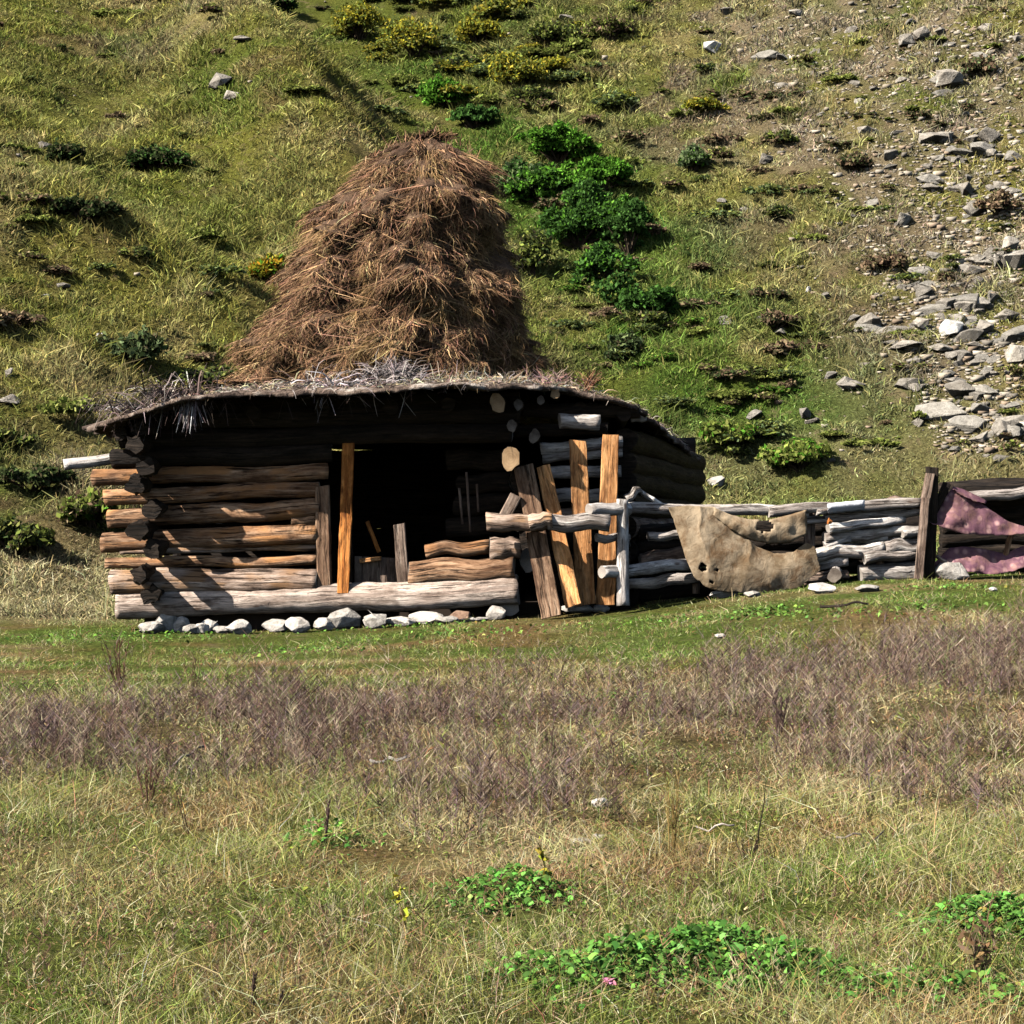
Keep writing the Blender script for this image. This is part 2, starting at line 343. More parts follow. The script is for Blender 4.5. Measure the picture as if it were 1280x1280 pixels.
def plog(name, a, b, rp, **kw):
    """log between two (px,py,depth) points with a radius in photo pixels"""
    return log(name, P(*a), P(*b), rp * (a[2] + b[2]) / 2 / FPX, r1=(kw.pop('rp1', rp)) * (a[2] + b[2]) / 2 / FPX, **kw)
def board(name, a, b, wp, tp=5, mat='board', parent=None, taper=1., **kw):
    SEED[0] += 1; s = SEED[0]; p0, p1 = P(*a), P(*b); k = (a[2] + b[2]) / 2 / FPX; n = max(4, int((p1 - p0).length / .08))
    path = [p0.lerp(p1, i / n) + Vector((.008 * mn.noise(Vector((s, i * .5, 0))), .01 * mn.noise(Vector((s, i * .4, 5))), 0)) for i in range(n + 1)]
    V, F, UV, mi, sm = loft(path, rect(wp * k, tp * k), s, .05)
    for i, p in enumerate(path):
        f = 1 + (taper - 1) * i / n
        for j in range(12): V[i * 12 + j] = p + (V[i * 12 + j] - p) * f
    return place(name, pmesh(name, V, F, [M[mat], M[mat]], UV, mi, [False] * len(F)), parent, **kw)
def rock_mesh(name, sx, sy, sz, mat, seed, n=13, bev=.035):
    if mat == 'stone': n = 26
    rd = random.Random(seed); bm = bmesh.new()
    for _ in range(n):
        v = Vector((rd.gauss(0, 1), rd.gauss(0, 1), rd.gauss(0, 1))).normalized() * rd.uniform(.8, 1); bm.verts.new(v)
    h = bmesh.ops.convex_hull(bm, input=bm.verts)
    bmesh.ops.delete(bm, geom=[g for g in bm.verts if not g.link_faces], context='VERTS')
    bmesh.ops.bevel(bm, geom=list(bm.edges), offset=bev, segments=1, affect='EDGES', profile=.6)
    bmesh.ops.triangulate(bm, faces=bm.faces[:]); bmesh.ops.subdivide_edges(bm, edges=bm.edges[:], cuts=1, use_grid_fill=True)
    for v in bm.verts:
        v.co += v.co.normalized() * .07 * mn.noise(v.co * 2.7 + Vector((seed, 0, 0))); v.co = Vector((v.co.x * sx, v.co.y * sy, v.co.z * sz))
    me = bpy.data.meshes.new(name); bm.to_mesh(me); bm.free(); me.materials.append(mat if not isinstance(mat, str) else M[mat]); return me
def rock(name, p, r, mat, seed, flat=.7, wide=1.3, sink=.35, rz=None, **kw):
    me = rock_mesh(name, r * wide, r, r * flat, mat, seed); me.transform(Matrix.Rotation(rz if rz is not None else random.Random(seed).uniform(-.6, .6), 4, 'Z'))
    me.transform(Matrix.Translation((0, 0, r * flat * (1 - sink)))); o = bpy.data.objects.new(name, me); o.location = p; return finish(o, **kw)
def ribbons(paths, widths, cols, wdir=None):
    """paths (N,K,3), widths (N,), cols (N,3): flat tapering strips -> V,F(tri as quads),C"""
    N, K, _ = paths.shape; T = paths[:, -1] - paths[:, 0]
    if wdir is None: wdir = RNG.normal(size=(N, 3))
    W = np.cross(T, wdir); W /= (np.linalg.norm(W, axis=1, keepdims=True) + 1e-9)
    t = np.linspace(0, 1, K); prof = (1 - .85 * t ** 1.5) * .5
    off = W[:, None, :] * (widths[:, None] * prof[None, :])[:, :, None]
    V = np.stack([paths - off, paths + off], 2).reshape(N * K * 2, 3)
    base = (np.arange(N) * K * 2)[:, None]; k = (np.arange(K - 1) * 2)[None, :]; b = base + k
    F = np.stack([b, b + 1, b + 3, b + 2], -1).reshape(-1, 4)
    return V, F, np.repeat(cols, K * 2, axis=0)
def merge(parts):
    V = []; F = []; C = []; o = 0
    for v, f, c in parts: V.append(v); F.append(f + o); C.append(c); o += len(v)
    return np.concatenate(V), np.concatenate(F), np.concatenate(C)
def blades(x, y, h, wd, cols, lean=.35, K=3, z=None, sink=.02):
    N = len(x); z = ground_z(x, y) - sink if z is None else z; a = RNG.uniform(0, 2 * np.pi, N); l = RNG.uniform(.1, 1, N) * lean
    t = np.linspace(0, 1, K)[None, :]
    px = x[:, None] + np.cos(a)[:, None] * l[:, None] * h[:, None] * t ** 2; py = y[:, None] + np.sin(a)[:, None] * l[:, None] * h[:, None] * t ** 2
    pz = z[:, None] + h[:, None] * (t - .25 * l[:, None] * t ** 2)
    return ribbons(np.stack([px, py, pz], -1), wd, cols)
def jitter(c, a=.18, b=.25):
    n = len(c); v = np.exp(RNG.normal(0, b, (n, 1))); h = 1 + RNG.normal(0, a, (n, 3)) * np.array([.6, .5, .6]); return np.clip(c * v * h, .005, .8)

# ================================================================== GROUND
def axis(lo, hi, fine_lo, fine_hi, step, n_out):
    a = fine_lo - np.geomspace(.3, fine_lo - lo, n_out)[::-1]; b = fine_hi + np.geomspace(.3, hi - fine_hi, n_out)
    return np.concatenate([a, np.arange(fine_lo, fine_hi, step), b])
xs = axis(-160, 160, -19, 19, .11, 24); ys = axis(-120, 190, 4, 62, .11, 24)
X, Y = np.meshgrid(xs, ys); xf, yf = X.ravel(), Y.ravel()
Vg = np.stack([xf, yf, ground_z(xf, yf)], 1); nx = len(xs); i = (np.arange(len(ys) - 1)[:, None] * nx + np.arange(nx - 1)[None, :]).ravel()
Fg = np.stack([i, i + 1, i + nx + 1, i + nx], 1)
gme = nmesh('ground', Vg, Fg, groundmat(), cover(xf, yf) * .75); gme.polygons.foreach_set('use_smooth', [True] * len(gme.polygons))
finish(bpy.data.objects.new('ground', gme), kind='structure')

# ================================================================== LOG HUT
hut = empty('log_hut', (-1.9, 21.8, 0), 'low weathered log hut with open dark doorway and a haystack on its sagging earth roof', 'hut')
H = dict(parent=hut)
D0 = 20.0
# front wall, left of the door: (left px,y) (right px,y) radius px
plog('wall_log', (146, 758, D0), (648, 737, 19.95), 16.5, mat='log_pale', rp1=19, bow=.03, **H)
plog('wall_log', (139, 727, D0 + .02), (397, 727, D0), 16, mat='log_grey', rp1=17, **H)
plog('wall_log', (132, 704, D0 + .03), (396, 699, D0 + .03), 7, mat='log_brown', cap='cut', **H)
plog('wall_log', (150, 689, D0 + .02), (397, 685, D0 + .02), 4.2, mat='log_grey', **H)
plog('wall_log', (128, 678, D0 + .06), (397, 667, D0), 13, mat='log_brown', cap='cut', **H)
plog('wall_log', (364, 652, D0 - .03), (399, 650, D0), 5, mat='log_brown', cap='cut', **H)
plog('wall_log', (136, 649, D0 + .05), (398, 634, D0), 12.5, mat='log_brown', cap='cut', lump=.16, **H)
plog('wall_log', (131, 622, D0 + .05), (400, 612, D0 + .03), 10, mat='log_brown', cap='cut', lump=.12, **H)
plog('wall_log', (116, 597, D0 + .05), (410, 589, D0 + .05), 10.5, mat='log_brown', cap='cut', **H)
plog('wall_log', (140, 574, D0 + .05), (415, 566, D0 + .05), 12, mat='log_dark', **H)  # from here up, the eave shade is also painted in through darker wood
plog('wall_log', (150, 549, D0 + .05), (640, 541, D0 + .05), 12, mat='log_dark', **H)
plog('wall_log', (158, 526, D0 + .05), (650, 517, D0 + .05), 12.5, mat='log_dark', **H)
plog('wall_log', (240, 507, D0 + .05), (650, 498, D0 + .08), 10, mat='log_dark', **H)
# right of the door
plog('wall_log', (512, 719, D0), (643, 710, D0 - .05), 17, mat='log_brown', **H)
plog('wall_log', (532, 690, D0 + .02), (612, 683, D0), 9, mat='log_brown', **H)
plog('wall_log', (613, 687, D0 - .05), (650, 686, D0 - .05), 14, mat='log_grey', lump=.14, **H)
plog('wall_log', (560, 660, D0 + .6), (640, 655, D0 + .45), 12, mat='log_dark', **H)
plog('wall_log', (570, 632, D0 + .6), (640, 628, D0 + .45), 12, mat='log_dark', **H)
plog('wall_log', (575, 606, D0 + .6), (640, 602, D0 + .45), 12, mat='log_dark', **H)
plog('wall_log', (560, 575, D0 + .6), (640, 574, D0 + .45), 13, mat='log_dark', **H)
board('wall_block', (626, 655, 19.85), (645, 619, 19.85), 15, 10, 'board_grey', **H)
# side wall at the left corner, its log ends facing the viewer
for k, (px, py) in enumerate([(185, 745), (180, 716), (184, 690), (176, 662), (182, 636), (175, 609), (178, 582), (172, 556), (176, 534)]):
    a = P(px + [3, -7, 5, -4, 8, -6, 2, -5, 0][k], py + [0, 3, -4, 2, 0, -3, 2, 0, 0][k], 19.56 - .06 * ((k * 5) % 4)); log('wall_log', a, Vector((a.x - .1, 24.2, a.z)), .086 + .012 * ((k * 3) % 3), mat='log_dark', cap='log_dark', lump=.4, **H)
# side wall at the door corner: logs running back from the corner at 645 px
for k, (px, py, yy, cp, r) in enumerate([(636, 756, 19.98, 'cut_grey', .1), (660, 700, 20.05, 'cut_grey', .1), (661, 674, 20.1, 'log_dark', .1), (650, 647, 20.1, 'log_dark', .1), (654, 622, 20.1, 'log_dark', .1),
                                      (637, 573, 19.62, 'end_brown', .085), (650, 598, 20.0, 'log_dark', .1), (668, 545, 19.9, 'end_dark', .055), (640, 532, 19.75, 'end_dark', .05), (622, 503, 19.56, 'end_brown', .075), (648, 506, 19.8, 'end_dark', .045), (694, 492, 19.9, 'end_brown', .045), (676, 500, 19.9, 'end_dark', .035)]):
    a = P(px, py, yy); log('wall_log', a, Vector((a.x + .1, 24.1, a.z)), r, mat='log_dark', cap=cp, sq=1.25, lump=.22, **H)
# set-back second wall between the door corner and the right corner
D2 = 20.32
for (x0, y0, x1, y1, rp, mt) in [(690, 757, 786, 754, 13, 'log_dark'), (692, 730, 786, 728, 12, 'log_dark'), (690, 703, 786, 701, 12, 'log_dark'), (690, 676, 786, 674, 12, 'log_dark'), (690, 650, 786, 648, 11, 'log_grey'),
                             (688, 622, 772, 619, 9, 'silver'), (690, 591, 776, 589, 7.5, 'silver'), (686, 574, 778, 565, 6, 'silver'), (684, 561, 778, 553, 8, 'silver'), (650, 540, 760, 536, 8, 'log_dark')]:
    plog('wall_log', (x0 - 8, y0, D2), (x1, y1, D2), rp, mat=mt, lump=.12, **H)
plog('wall_log', (699, 526, D2 - .28), (750, 528, D2 - .24), 9.5, mat='silver', cap='cut_grey', lump=.16, **H)
plog('wall_log', (650, 512, D2), (800, 514, D2), 9, mat='log_dark', **H)
plog('wall_log', (788, 522, D2 + .1), (808, 520, D2 + .1), 6, mat='silver', cap='cut_grey', **H)
# shaded side wall running back to the right
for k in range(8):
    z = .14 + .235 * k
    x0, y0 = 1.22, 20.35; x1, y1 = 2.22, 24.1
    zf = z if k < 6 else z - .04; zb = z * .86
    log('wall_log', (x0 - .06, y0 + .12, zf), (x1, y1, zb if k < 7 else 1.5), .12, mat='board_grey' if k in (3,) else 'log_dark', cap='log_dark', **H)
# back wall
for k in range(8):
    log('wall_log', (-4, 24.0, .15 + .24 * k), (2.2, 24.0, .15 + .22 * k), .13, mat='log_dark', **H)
# earth floor inside
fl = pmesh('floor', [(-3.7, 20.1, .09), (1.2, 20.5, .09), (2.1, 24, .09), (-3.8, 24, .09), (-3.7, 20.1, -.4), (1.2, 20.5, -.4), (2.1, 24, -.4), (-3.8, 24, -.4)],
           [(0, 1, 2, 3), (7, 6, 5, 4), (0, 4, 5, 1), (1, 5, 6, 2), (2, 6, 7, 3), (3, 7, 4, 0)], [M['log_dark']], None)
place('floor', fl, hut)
# door posts, plank, threshold furniture
board('door_post', (406, 745, D0 - .03), (403, 608, D0 - .03), 18, 14, 'board_brown', **H)
board('door_post', (505, 738, D0 - .02), (499, 655, D0 + .0), 15, 8, 'board_grey', **H)
board('door_post', (436, 742, D0 + .12), (435, 542, D0 + .12), 9, 10, 'log_dark', **H)
dr = board('door', (474, 745, D0 + .22), (474, 697, D0 + .22), 62, 4, 'board_grey', **H)
board('door_rail', (450, 701, D0 + .17), (476, 698, D0 + .17), 13, 5, 'board', parent=dr)
board('door_brace', (474, 690, D0 + .15), (459, 652, D0 + .2), 5, 4, 'board_red', parent=dr)
for (xa, ya, xb, yb) in [(578, 655, 574, 610), (588, 665, 583, 590), (598, 640, 596, 605)]:
    log('peg', P(xa, ya, D0 + .1), P(xb, yb, D0 + .12), .012, mat='board_grey', **H)
# beams under the eaves
for k, px in enumerate([150, 232, 316, 402, 488, 560, 725, 780]):
    zt = {150: 536, 232: 518, 316: 510, 402: 506, 488: 503, 560: 499, 725: 505, 780: 512}[px]
    a = P(px, zt + 6, 19.8 if px < 600 else 20.25); log('roof_beam', a, Vector((a.x * .96, 24.2, a.z + .05 if px < 600 else 1.72)), .07, mat='log_dark', cap='log_dark', **H)
# roof: warped slab with an uneven broken edge
rp = [P(140, 526, 19.38), P(170, 513, 19.3), P(215, 500, 19.26), P(270, 492, 19.25), P(330, 491, 19.26), P(385, 489, 19.26), P(455, 487, 19.26), P(520, 481, 19.27), P(600, 480, 19.35), P(660, 481, 19.66),
      P(720, 487, 20.05), P(770, 498, 20.12), P(805, 514, 20.3), P(826, 533, 21.2), P(850, 553, 22.4), P(880, 583, 24.3),
      Vector((2.0, 25.2, 1.72)), Vector((.5, 25.4, 2.0)), Vector((-1.8, 25.4, 2.05)), Vector((-3.8, 25.2, 1.9)), Vector((-4.5, 24, 1.85)), Vector((-4.5, 22, 1.85)), Vector((-4.35, 20.4, 1.88))]
def close_loop(pts, m):
    out = []; n = len(pts)
    seg = [(pts[(k + 1) % n] - pts[k]).length for k in range(n)]; tot = sum(seg)
    for q in range(m):
        d = q / m * tot; k = 0
        while d > seg[k]: d -= seg[k]; k += 1
        out.append(pts[k].lerp(pts[(k + 1) % n], d / seg[k]))
    return out
rim = close_loop(rp, 340)
RCX, RCY = -.9, 22.0
def roof_top(x, y, rimz, t):                      # t: 0 centre .. 1 rim
    return None
def roof_ring(t, low=False):
    out = []
    for q, p in enumerate(rim):
        zc = 2.42; f = t
        x = RCX + (p.x - RCX) * f; y = RCY + (p.y - RCY) * f
        z = zc + (p.z - zc) * (f ** 2.2) + (.035 * mn.noise(Vector((x * 3, y * 3, 1))) + .02 * mn.noise(Vector((x * 9, y * 9, 4))))
        if t > .97:
            e = .10 * mn.noise(Vector((x * 4, y * 4, 7))) + .10 * mn.noise(Vector((x * 14, y * 14, 2)))
            x += (p.x - RCX) / 4 * e; y += (p.y - RCY) / 3 * e
        if low: z -= .05 * (1 - .25 * (t > .97)) + .02 * mn.noise(Vector((x * 5, y * 5, 11)))
        out.append(Vector((x, y, z)))
    return out
ts = [.15, .3, .45, .58, .7, .8, .88, .94, 1.0]
Vr = []; Fr = []; m = len(rim)
for t in ts: Vr += roof_ring(t)
for t in ts[::-1]: Vr += roof_ring(t, True)
nr = 2 * len(ts)
for k in range(nr - 1):
    for q in range(m):
        q2 = (q + 1) % m; Fr.append((k * m + q, (k + 1) * m + q, (k + 1) * m + q2, k * m + q2))
Fr.append(tuple(range(m))); Fr.append(tuple((nr - 1) * m + q for q in range(m))[::-1])
roof = place('roof', pmesh('roof', Vr, [f[::-1] for f in Fr], [M['earth']], None, None, [True] * len(Fr)), hut)
# chaff and dead stems lying on the roof and hanging over its edge
def on_roof(q, t):
    p = rim[q % m]; zc = 2.42
    return np.array([RCX + (p.x - RCX) * t, RCY + (p.y - RCY) * t, zc + (p.z - zc) * t ** 2.2 + .01])
def scatter_roof(n, qlo, qhi, tlo, thi, ln, wd, colf, droop=.5, out=.4, up=.2):
    paths = np.zeros((n, 4, 3)); 
    for k in range(n):
        q = random.uniform(qlo, qhi) * m; t = random.uniform(tlo, thi); p = on_roof(int(q), t)
        o = np.array([rim[int(q) % m].x - RCX, rim[int(q) % m].y - RCY, 0]); o /= np.linalg.norm(o)
        a = RNG.normal(size=3) * [1, 1, .25]; a /= np.linalg.norm(a); d = a * (1 - out) + o * out; d /= np.linalg.norm(d)
        l = ln * random.uniform(.5, 1.3)
        for s in range(4):
            u = s / 3; over = max(0, t + u * l * .35 - 1.0)
            paths[k, s] = p + d * l * u + np.array([0, 0, up * l * math.sin(math.pi * u) * random.uniform(.3, 1) - droop * l * u * u * (1 if t > .95 else .15)])
    return ribbons(paths, RNG.uniform(.6, 1.4, n) * wd, colf(n))
def strawcols(n): 
    base = np.array([(.48, .38, .24), (.34, .25, .16), (.22, .15, .11), (.52, .46, .38)])[RNG.integers(0, 4, n)]; return jitter(base)
def greycols(n):
    base = np.array([(.40, .35, .34), (.24, .19, .19), (.15, .11, .11), (.55, .50, .50)])[RNG.integers(0, 4, n)]; return jitter(base, .08)
def darkcols0(n): return jitter(np.array([(.22, .16, .14), (.10, .07, .06), (.40, .34, .32)])[RNG.integers(0, 3, n)], .08)
fr0, fr1 = 0., .58                                 # share of the rim that runs along front and right
v, f, c = merge([scatter_roof(3200, 0, .62, .80, .975, .13, .007, strawcols, .3, .1, .25), scatter_roof(260, 0, .62, .965, 1.0, .12, .007, darkcols0, .6, .3, .1),
                 scatter_roof(2600, 0, 1, .3, .95, .16, .007, strawcols, .1, .2, .3)])
v -= np.array(world_loc(roof)); place_me = nmesh('roof_straw', v, f, M['straw'], c)
o = bpy.data.objects.new('roof_straw', place_me); finish(o, roof, kind='stuff')

# ================================================================== HAYSTACK
prof = [(0, 286, 672), (.04, 290, 672), (.14, 303, 668), (.25, 322, 664), (.36, 340, 657), (.47, 356, 652), (.58, 374, 646), (.68, 392, 643), (.78, 412, 630), (.87, 445, 606), (.93, 472, 590), (.975, 505, 566), (1., 534, 550)]
HD = 21.7
ZB, ZT = P(480, 482, HD).z, P(545, 160, HD).z
def hay(t, ang):
    k = np.interp(t, [p[0] for p in prof], range(len(prof)))
    lx = np.interp(k, range(len(prof)), [p[1] for p in prof]); rx = np.interp(k, range(len(prof)), [p[2] for p in prof])
    cx = ((lx + rx) / 2 - 640) / FPX * HD; hw = (rx - lx) / 2 / FPX * HD * 1.0; hd = hw * .82 + .02
    return cx + hw * np.cos(ang), HD + hd * np.sin(ang), ZB + (ZT - ZB) * t
lobes = []
rd = random.Random(5)
for k in range(120):
    t = rd.random() ** 1.1 * .93; a = rd.uniform(0, 2 * math.pi); lobes.append((t, a, rd.uniform(.22, .46) * (1.0 if t < .75 else .7), rd.uniform(.12, .42)))
for px_, py_, R_, H_ in [(555, 225, .42, .42), (465, 250, .42, .34), (612, 250, .30, .40), (520, 325, .52, .50), (415, 335, .42, .38), (608, 345, .36, .46), (375, 405, .42, .40), (480, 410, .48, .46), (580, 430, .42, .40), (325, 455, .34, .3),
                         (430, 465, .40, .34), (540, 180, .2, .22), (510, 215, .25, .25), (640, 420, .3, .36)]:
    t_ = (480 - py_) / 320; lx_ = np.interp(t_, [p[0] for p in prof], [p[1] for p in prof]); rx_ = np.interp(t_, [p[0] for p in prof], [p[2] for p in prof])
    lobes.append((t_, -math.acos(max(-.97, min(.97, (px_ - (lx_ + rx_) / 2) / ((rx_ - lx_) / 2)))), R_, H_))
for k in range(620):
    lobes.append((rd.random() * .96, rd.uniform(0, 2 * math.pi), rd.uniform(.07, .22), rd.uniform(.08, .26)))
NB = 134
LP = np.array([[*hay(t, a)] for t, a, r, h in lobes]); LR = np.array([l[2] for l in lobes]); LH = np.array([l[3] for l in lobes])
def haydisp(p):
    """outward bulge: each armful swells towards its lower edge and then cuts back sharply"""
    d = p[:, None, :] - LP[None]; 
    h = np.hypot(d[..., 0], d[..., 1]); dz = d[..., 2]
    u = np.clip((-dz / LR[None] + .6) / 1.6, 0, 1); prof_ = np.where(u < .8, u / .8, (1 - u) / .2) * (np.abs(dz) < LR[None] * 1.2)
    s = np.clip(1 - (h / LR[None]) ** 2, 0, 1)
    q_ = LH[None] * prof_ * s; return q_[:, :NB].max(1) + q_[:, NB:].max(1)
nt_, na = 120, 200
tt = np.linspace(0, 1, nt_); aa = np.linspace(0, 2 * np.pi, na, endpoint=False)
TT, AA = np.meshgrid(tt, aa, indexing='ij'); hx, hy, hz = hay(TT.ravel(), AA.ravel()); pv = np.stack([hx, hy, hz], 1)
out = np.stack([np.cos(AA.ravel()), np.sin(AA.ravel()), np.full(AA.size, .15)], 1)
dsp = np.concatenate([haydisp(pv[i:i + 2000]) for i in range(0, len(pv), 2000)])
ln = np.array([mn.fractal(Vector(p) * 3.2, 1, 2, 4) for p in pv])
pv = pv + out * ((dsp + .16 * ln - .37) * np.interp(TT.ravel(), [0, .93, 1], [1, .8, .2]))[:, None]
i = (np.arange(nt_ - 1)[:, None] * na + np.arange(na)[None, :]); j = (np.arange(nt_ - 1)[:, None] * na + (np.arange(na)[None, :] + 1) % na)
Fh = np.stack([i.ravel(), j.ravel(), (j + na).ravel(), (i + na).ravel()], 1)
Fh = np.concatenate([Fh]); hb = (P(480, 482, HD).x, HD, ZB)
stack = empty('haystack', hb, 'tall conical brown haystack piled on the roof of the log hut', 'haystack')
me = nmesh('hay_mound', pv - np.array(hb), Fh, M['hay_core']); me.polygons.foreach_set('use_smooth', [True] * len(me.polygons))
finish(bpy.data.objects.new('hay_mound', me), stack)
def haycols(n, tint=None):
    base = np.array([(.32, .185, .10), (.19, .105, .06), (.48, .32, .165), (.09, .05, .03), (.27, .15, .10)])[RNG.choice(5, n, p=[.3, .28, .12, .18, .12])]; return jitter(base, .1, .25)
def hair(n, tlo, thi, lmin, lmax, wd, stand=0.):
    t = RNG.uniform(tlo, thi, n) ** 1.15; a = RNG.uniform(0, 2 * np.pi, n); keep = (np.sin(a) < .35) | (RNG.random(n) < .45); t = t[keep]; a = a[keep]; n = len(t)
    cl = vnoise(a * 9, t * 24, 80); L = RNG.uniform(lmin, lmax, n)
    sw = (.5 * vnoise(a * 6, t * 14, 81) + RNG.normal(0, .26, n) * (1 + 5 * (RNG.random(n) < .13))); K = 5; paths = np.zeros((n, K, 3))
    xq, yq, zq = hay(t, a); pq = np.stack([xq, yq, zq], 1); dq = np.concatenate([haydisp(pq[i:i + 2000]) for i in range(0, n, 2000)])
    kp = RNG.random(n) < np.clip(.5 + dq * 4, 0, 1); t, a, cl, L, sw = t[kp], a[kp], cl[kp], L[kp], sw[kp]; n = len(t); paths = paths[:n]
    lq = np.array([mn.fractal(Vector((float(a_), float(b_), float(c_))) * 3.2, 1, 2, 4) for a_, b_, c_ in np.stack(hay(t, a), 1)])
    for k in range(K):
        u = k / (K - 1); tk = np.clip(t - u * L / (ZT - ZB), 0, 1); ak = a + sw * u * L / 1.0
        x, y, z = hay(tk, ak); p = np.stack([x, y, z], 1); o_ = np.stack([np.cos(ak), np.sin(ak), np.full(n, .2)], 1)
        if k == 0: d0 = np.concatenate([haydisp(p[i:i + 2000]) for i in range(0, n, 2000)])
        lift = np.where(RNG.random(n) < .5, .02, .05) * math.sin(math.pi * min(u * .8, 1)) + stand * u
        paths[:, k] = p + o_ * (d0 * np.interp(t, [0, .93, 1], [1, .8, .2]) - .35 + .16 * lq * (1 - .5 * u) + lift + .02 * RNG.random(n) + .03 * cl)[:, None]
        paths[:, k, 2] += np.where(t - u * L / (ZT - ZB) < 0, 0, 0)
    c_ = haycols(n) * (1 + .25 * vnoise(a * 5, t * 11, 83) + .45 * vnoise(a * 19, t * 36, 84))[:, None]  
    c_ = c_ * np.array([1, 1, 1]) + np.clip(vnoise(a * 4, t * 7, 85), 0, 1)[:, None] * np.array([.10, .075, .02])
    return ribbons(paths, RNG.uniform(.6, 1.5, n) * wd, np.clip(c_, .01, .8), wdir=np.stack([np.cos(a), np.sin(a), RNG.normal(0, .4, n)], 1) + RNG.normal(0, .6, (n, 3)))
v, f, c = merge([hair(135000, .0, 1, .04, .15, .0062), hair(14000, 0, 1, .10, .24, .006, .12), hair(1200, .82, 1, .1, .25, .007, .14)])
# long stalks dangling free over each armful's lower edge
n = 5200; q_ = RNG.integers(0, 134, n); q_ = np.where(RNG.random(n) < .6, RNG.integers(106, 134, n), q_); b0 = LP[q_]; rad_ = np.stack([b0[:, 0] - P(480, 400, HD).x, b0[:, 1] - HD, np.zeros(n)], 1); rad_ /= np.linalg.norm(rad_, axis=1, keepdims=True)
tg = np.stack([-rad_[:, 1], rad_[:, 0], np.zeros(n)], 1); p0 = b0 + rad_ * (LH[q_] * .72 - .30)[:, None] + tg * (RNG.uniform(-.75, .75, n) * LR[q_])[:, None] + np.array([0, 0, 1]) * (-LR[q_] * .45 + RNG.uniform(-.1, .1, n))[:, None]
dn = rad_ * RNG.uniform(.0, .5, (n, 1)) + tg * RNG.normal(0, .25, (n, 1)) + [0, 0, -1.]; hl = RNG.uniform(.05, .22, (n, 1))
dang = ribbons(np.stack([p0 + dn * hl * u + rad_ * .04 * math.sin(3.14 * u) for u in (0, .33, .66, 1.)], 1), RNG.uniform(.005, .009, n), haycols(n) * 1.2)
v, f, c = merge([(v, f, c), dang])
# tufts standing up at the crown
n = 300; p0 = np.stack([*hay(RNG.uniform(.90, 1., n), RNG.uniform(0, 6.28, n))], 1) - np.array([0, 0, .06]); dr_ = RNG.normal(size=(n, 3)) * [.45, .45, .4] + [.1, 0, .7]; dr_ /= np.linalg.norm(dr_, axis=1, keepdims=True)
pp = np.stack([p0 + dr_ * (u * RNG.uniform(.04, .16, (n, 1))) for u in (-.2, .3, .7, 1.)], 1)
v2 = ribbons(pp, np.full(n, .008), haycols(n) * 1.25)
v, f, c = merge([(v, f, c), v2])
o = bpy.data.objects.new('loose_hay', nmesh('loose_hay', v - np.array(hb), f, M['straw'], c)); finish(o, stack, kind='stuff')

# ------------------------------------------------------------------ brush heaps on the roof
def darkcols(n): return jitter(np.array([(.22, .16, .14), (.12, .085, .075), (.07, .05, .045), (.42, .36, .34)])[RNG.choice(4, n, p=[.3, .3, .25, .15])], .08)
def brush(name, p, n, spread, ln_, wd, colf, dirv, label, seed, up=.35):
    r_ = np.random.default_rng(seed); p0 = r_.normal(size=(n, 3)) * spread; d = r_.normal(size=(n, 3)) * [1, .6, .45] + np.array(dirv); d /= np.linalg.norm(d, axis=1, keepdims=True)
    L = r_.uniform(.4, 1, n)[:, None] * ln_; K = 4
    pp = np.stack([p0 + d * L * u + np.array([0, 0, 1]) * (up * L * math.sin(math.pi * u) - .12 * L * u * u) + r_.normal(0, .012, (n, 3)) for u in np.linspace(0, 1, K)], 1)
    pp[..., 2] = np.maximum(pp[..., 2], -.9); v, f, c = ribbons(pp, r_.uniform(.6, 1.5, n) * wd, colf(n))
    o = bpy.data.objects.new(name, nmesh(name, v, f, M['straw'], c)); o.location = p; return finish(o, None, label, 'brushwood', kind='stuff' if name == 'roof_grass' else None)
brush('brush_pile', P(225, 500, 19.6), 460, (.22, .1, .03), .42, .010, darkcols, (-.3, -.5, -.1), 'dark tangled brushwood hanging over the left end of the roof edge', 1)
brush('brush_pile', P(165, 515, 19.65), 200, (.16, .1, .02), .36, .010, darkcols, (-.7, -.3, -.15), 'thin heap of dark twigs at the far left tip of the roof', 2)

def hang(px, py, n, ln_, label, seed):
    r_ = np.random.default_rng(seed); p = np.array(P(px, py, 19.38)); p0 = r_.normal(size=(n, 3)) * [.035, .02, .03]; K = 4
    d = r_.normal(size=(n, 3)) * [.25, .2, .2] + [-.1, -.25, -1]; d /= np.linalg.norm(d, axis=1, keepdims=True)
    pp = np.stack([p0 + d * u * r_.uniform(.5, 1, (n, 1)) * ln_ for u in np.linspace(0, 1, K)], 1)
    v, f, c = ribbons(pp, np.full(n, .01), greycols(n) * .8); o = bpy.data.objects.new('twig_bundle', nmesh('twig_bundle', v, f, M['straw'], c)); o.location = p; finish(o, None, label, 'brushwood')
hang(238, 505, 60, .30, 'grey twig bundle dangling straight down over the left eave', 3)
def palecols(n): return jitter(np.array([(.42, .36, .34), (.30, .25, .24), (.20, .16, .15)])[RNG.integers(0, 3, n)], .06)
brush('brush_pile', P(490, 472, 19.7), 420, (.13, .08, .03), .30, .008, palecols, (0, -.2, .5), 'pale grey tuft of dry stems standing below the middle of the haystack', 4, .1)
brush('brush_pile', P(430, 484, 19.62), 320, (.3, .08, .02), .36, .010, greycols, (.5, -.3, 0), 'low grey brushwood lying along the middle of the eave', 5, .1)
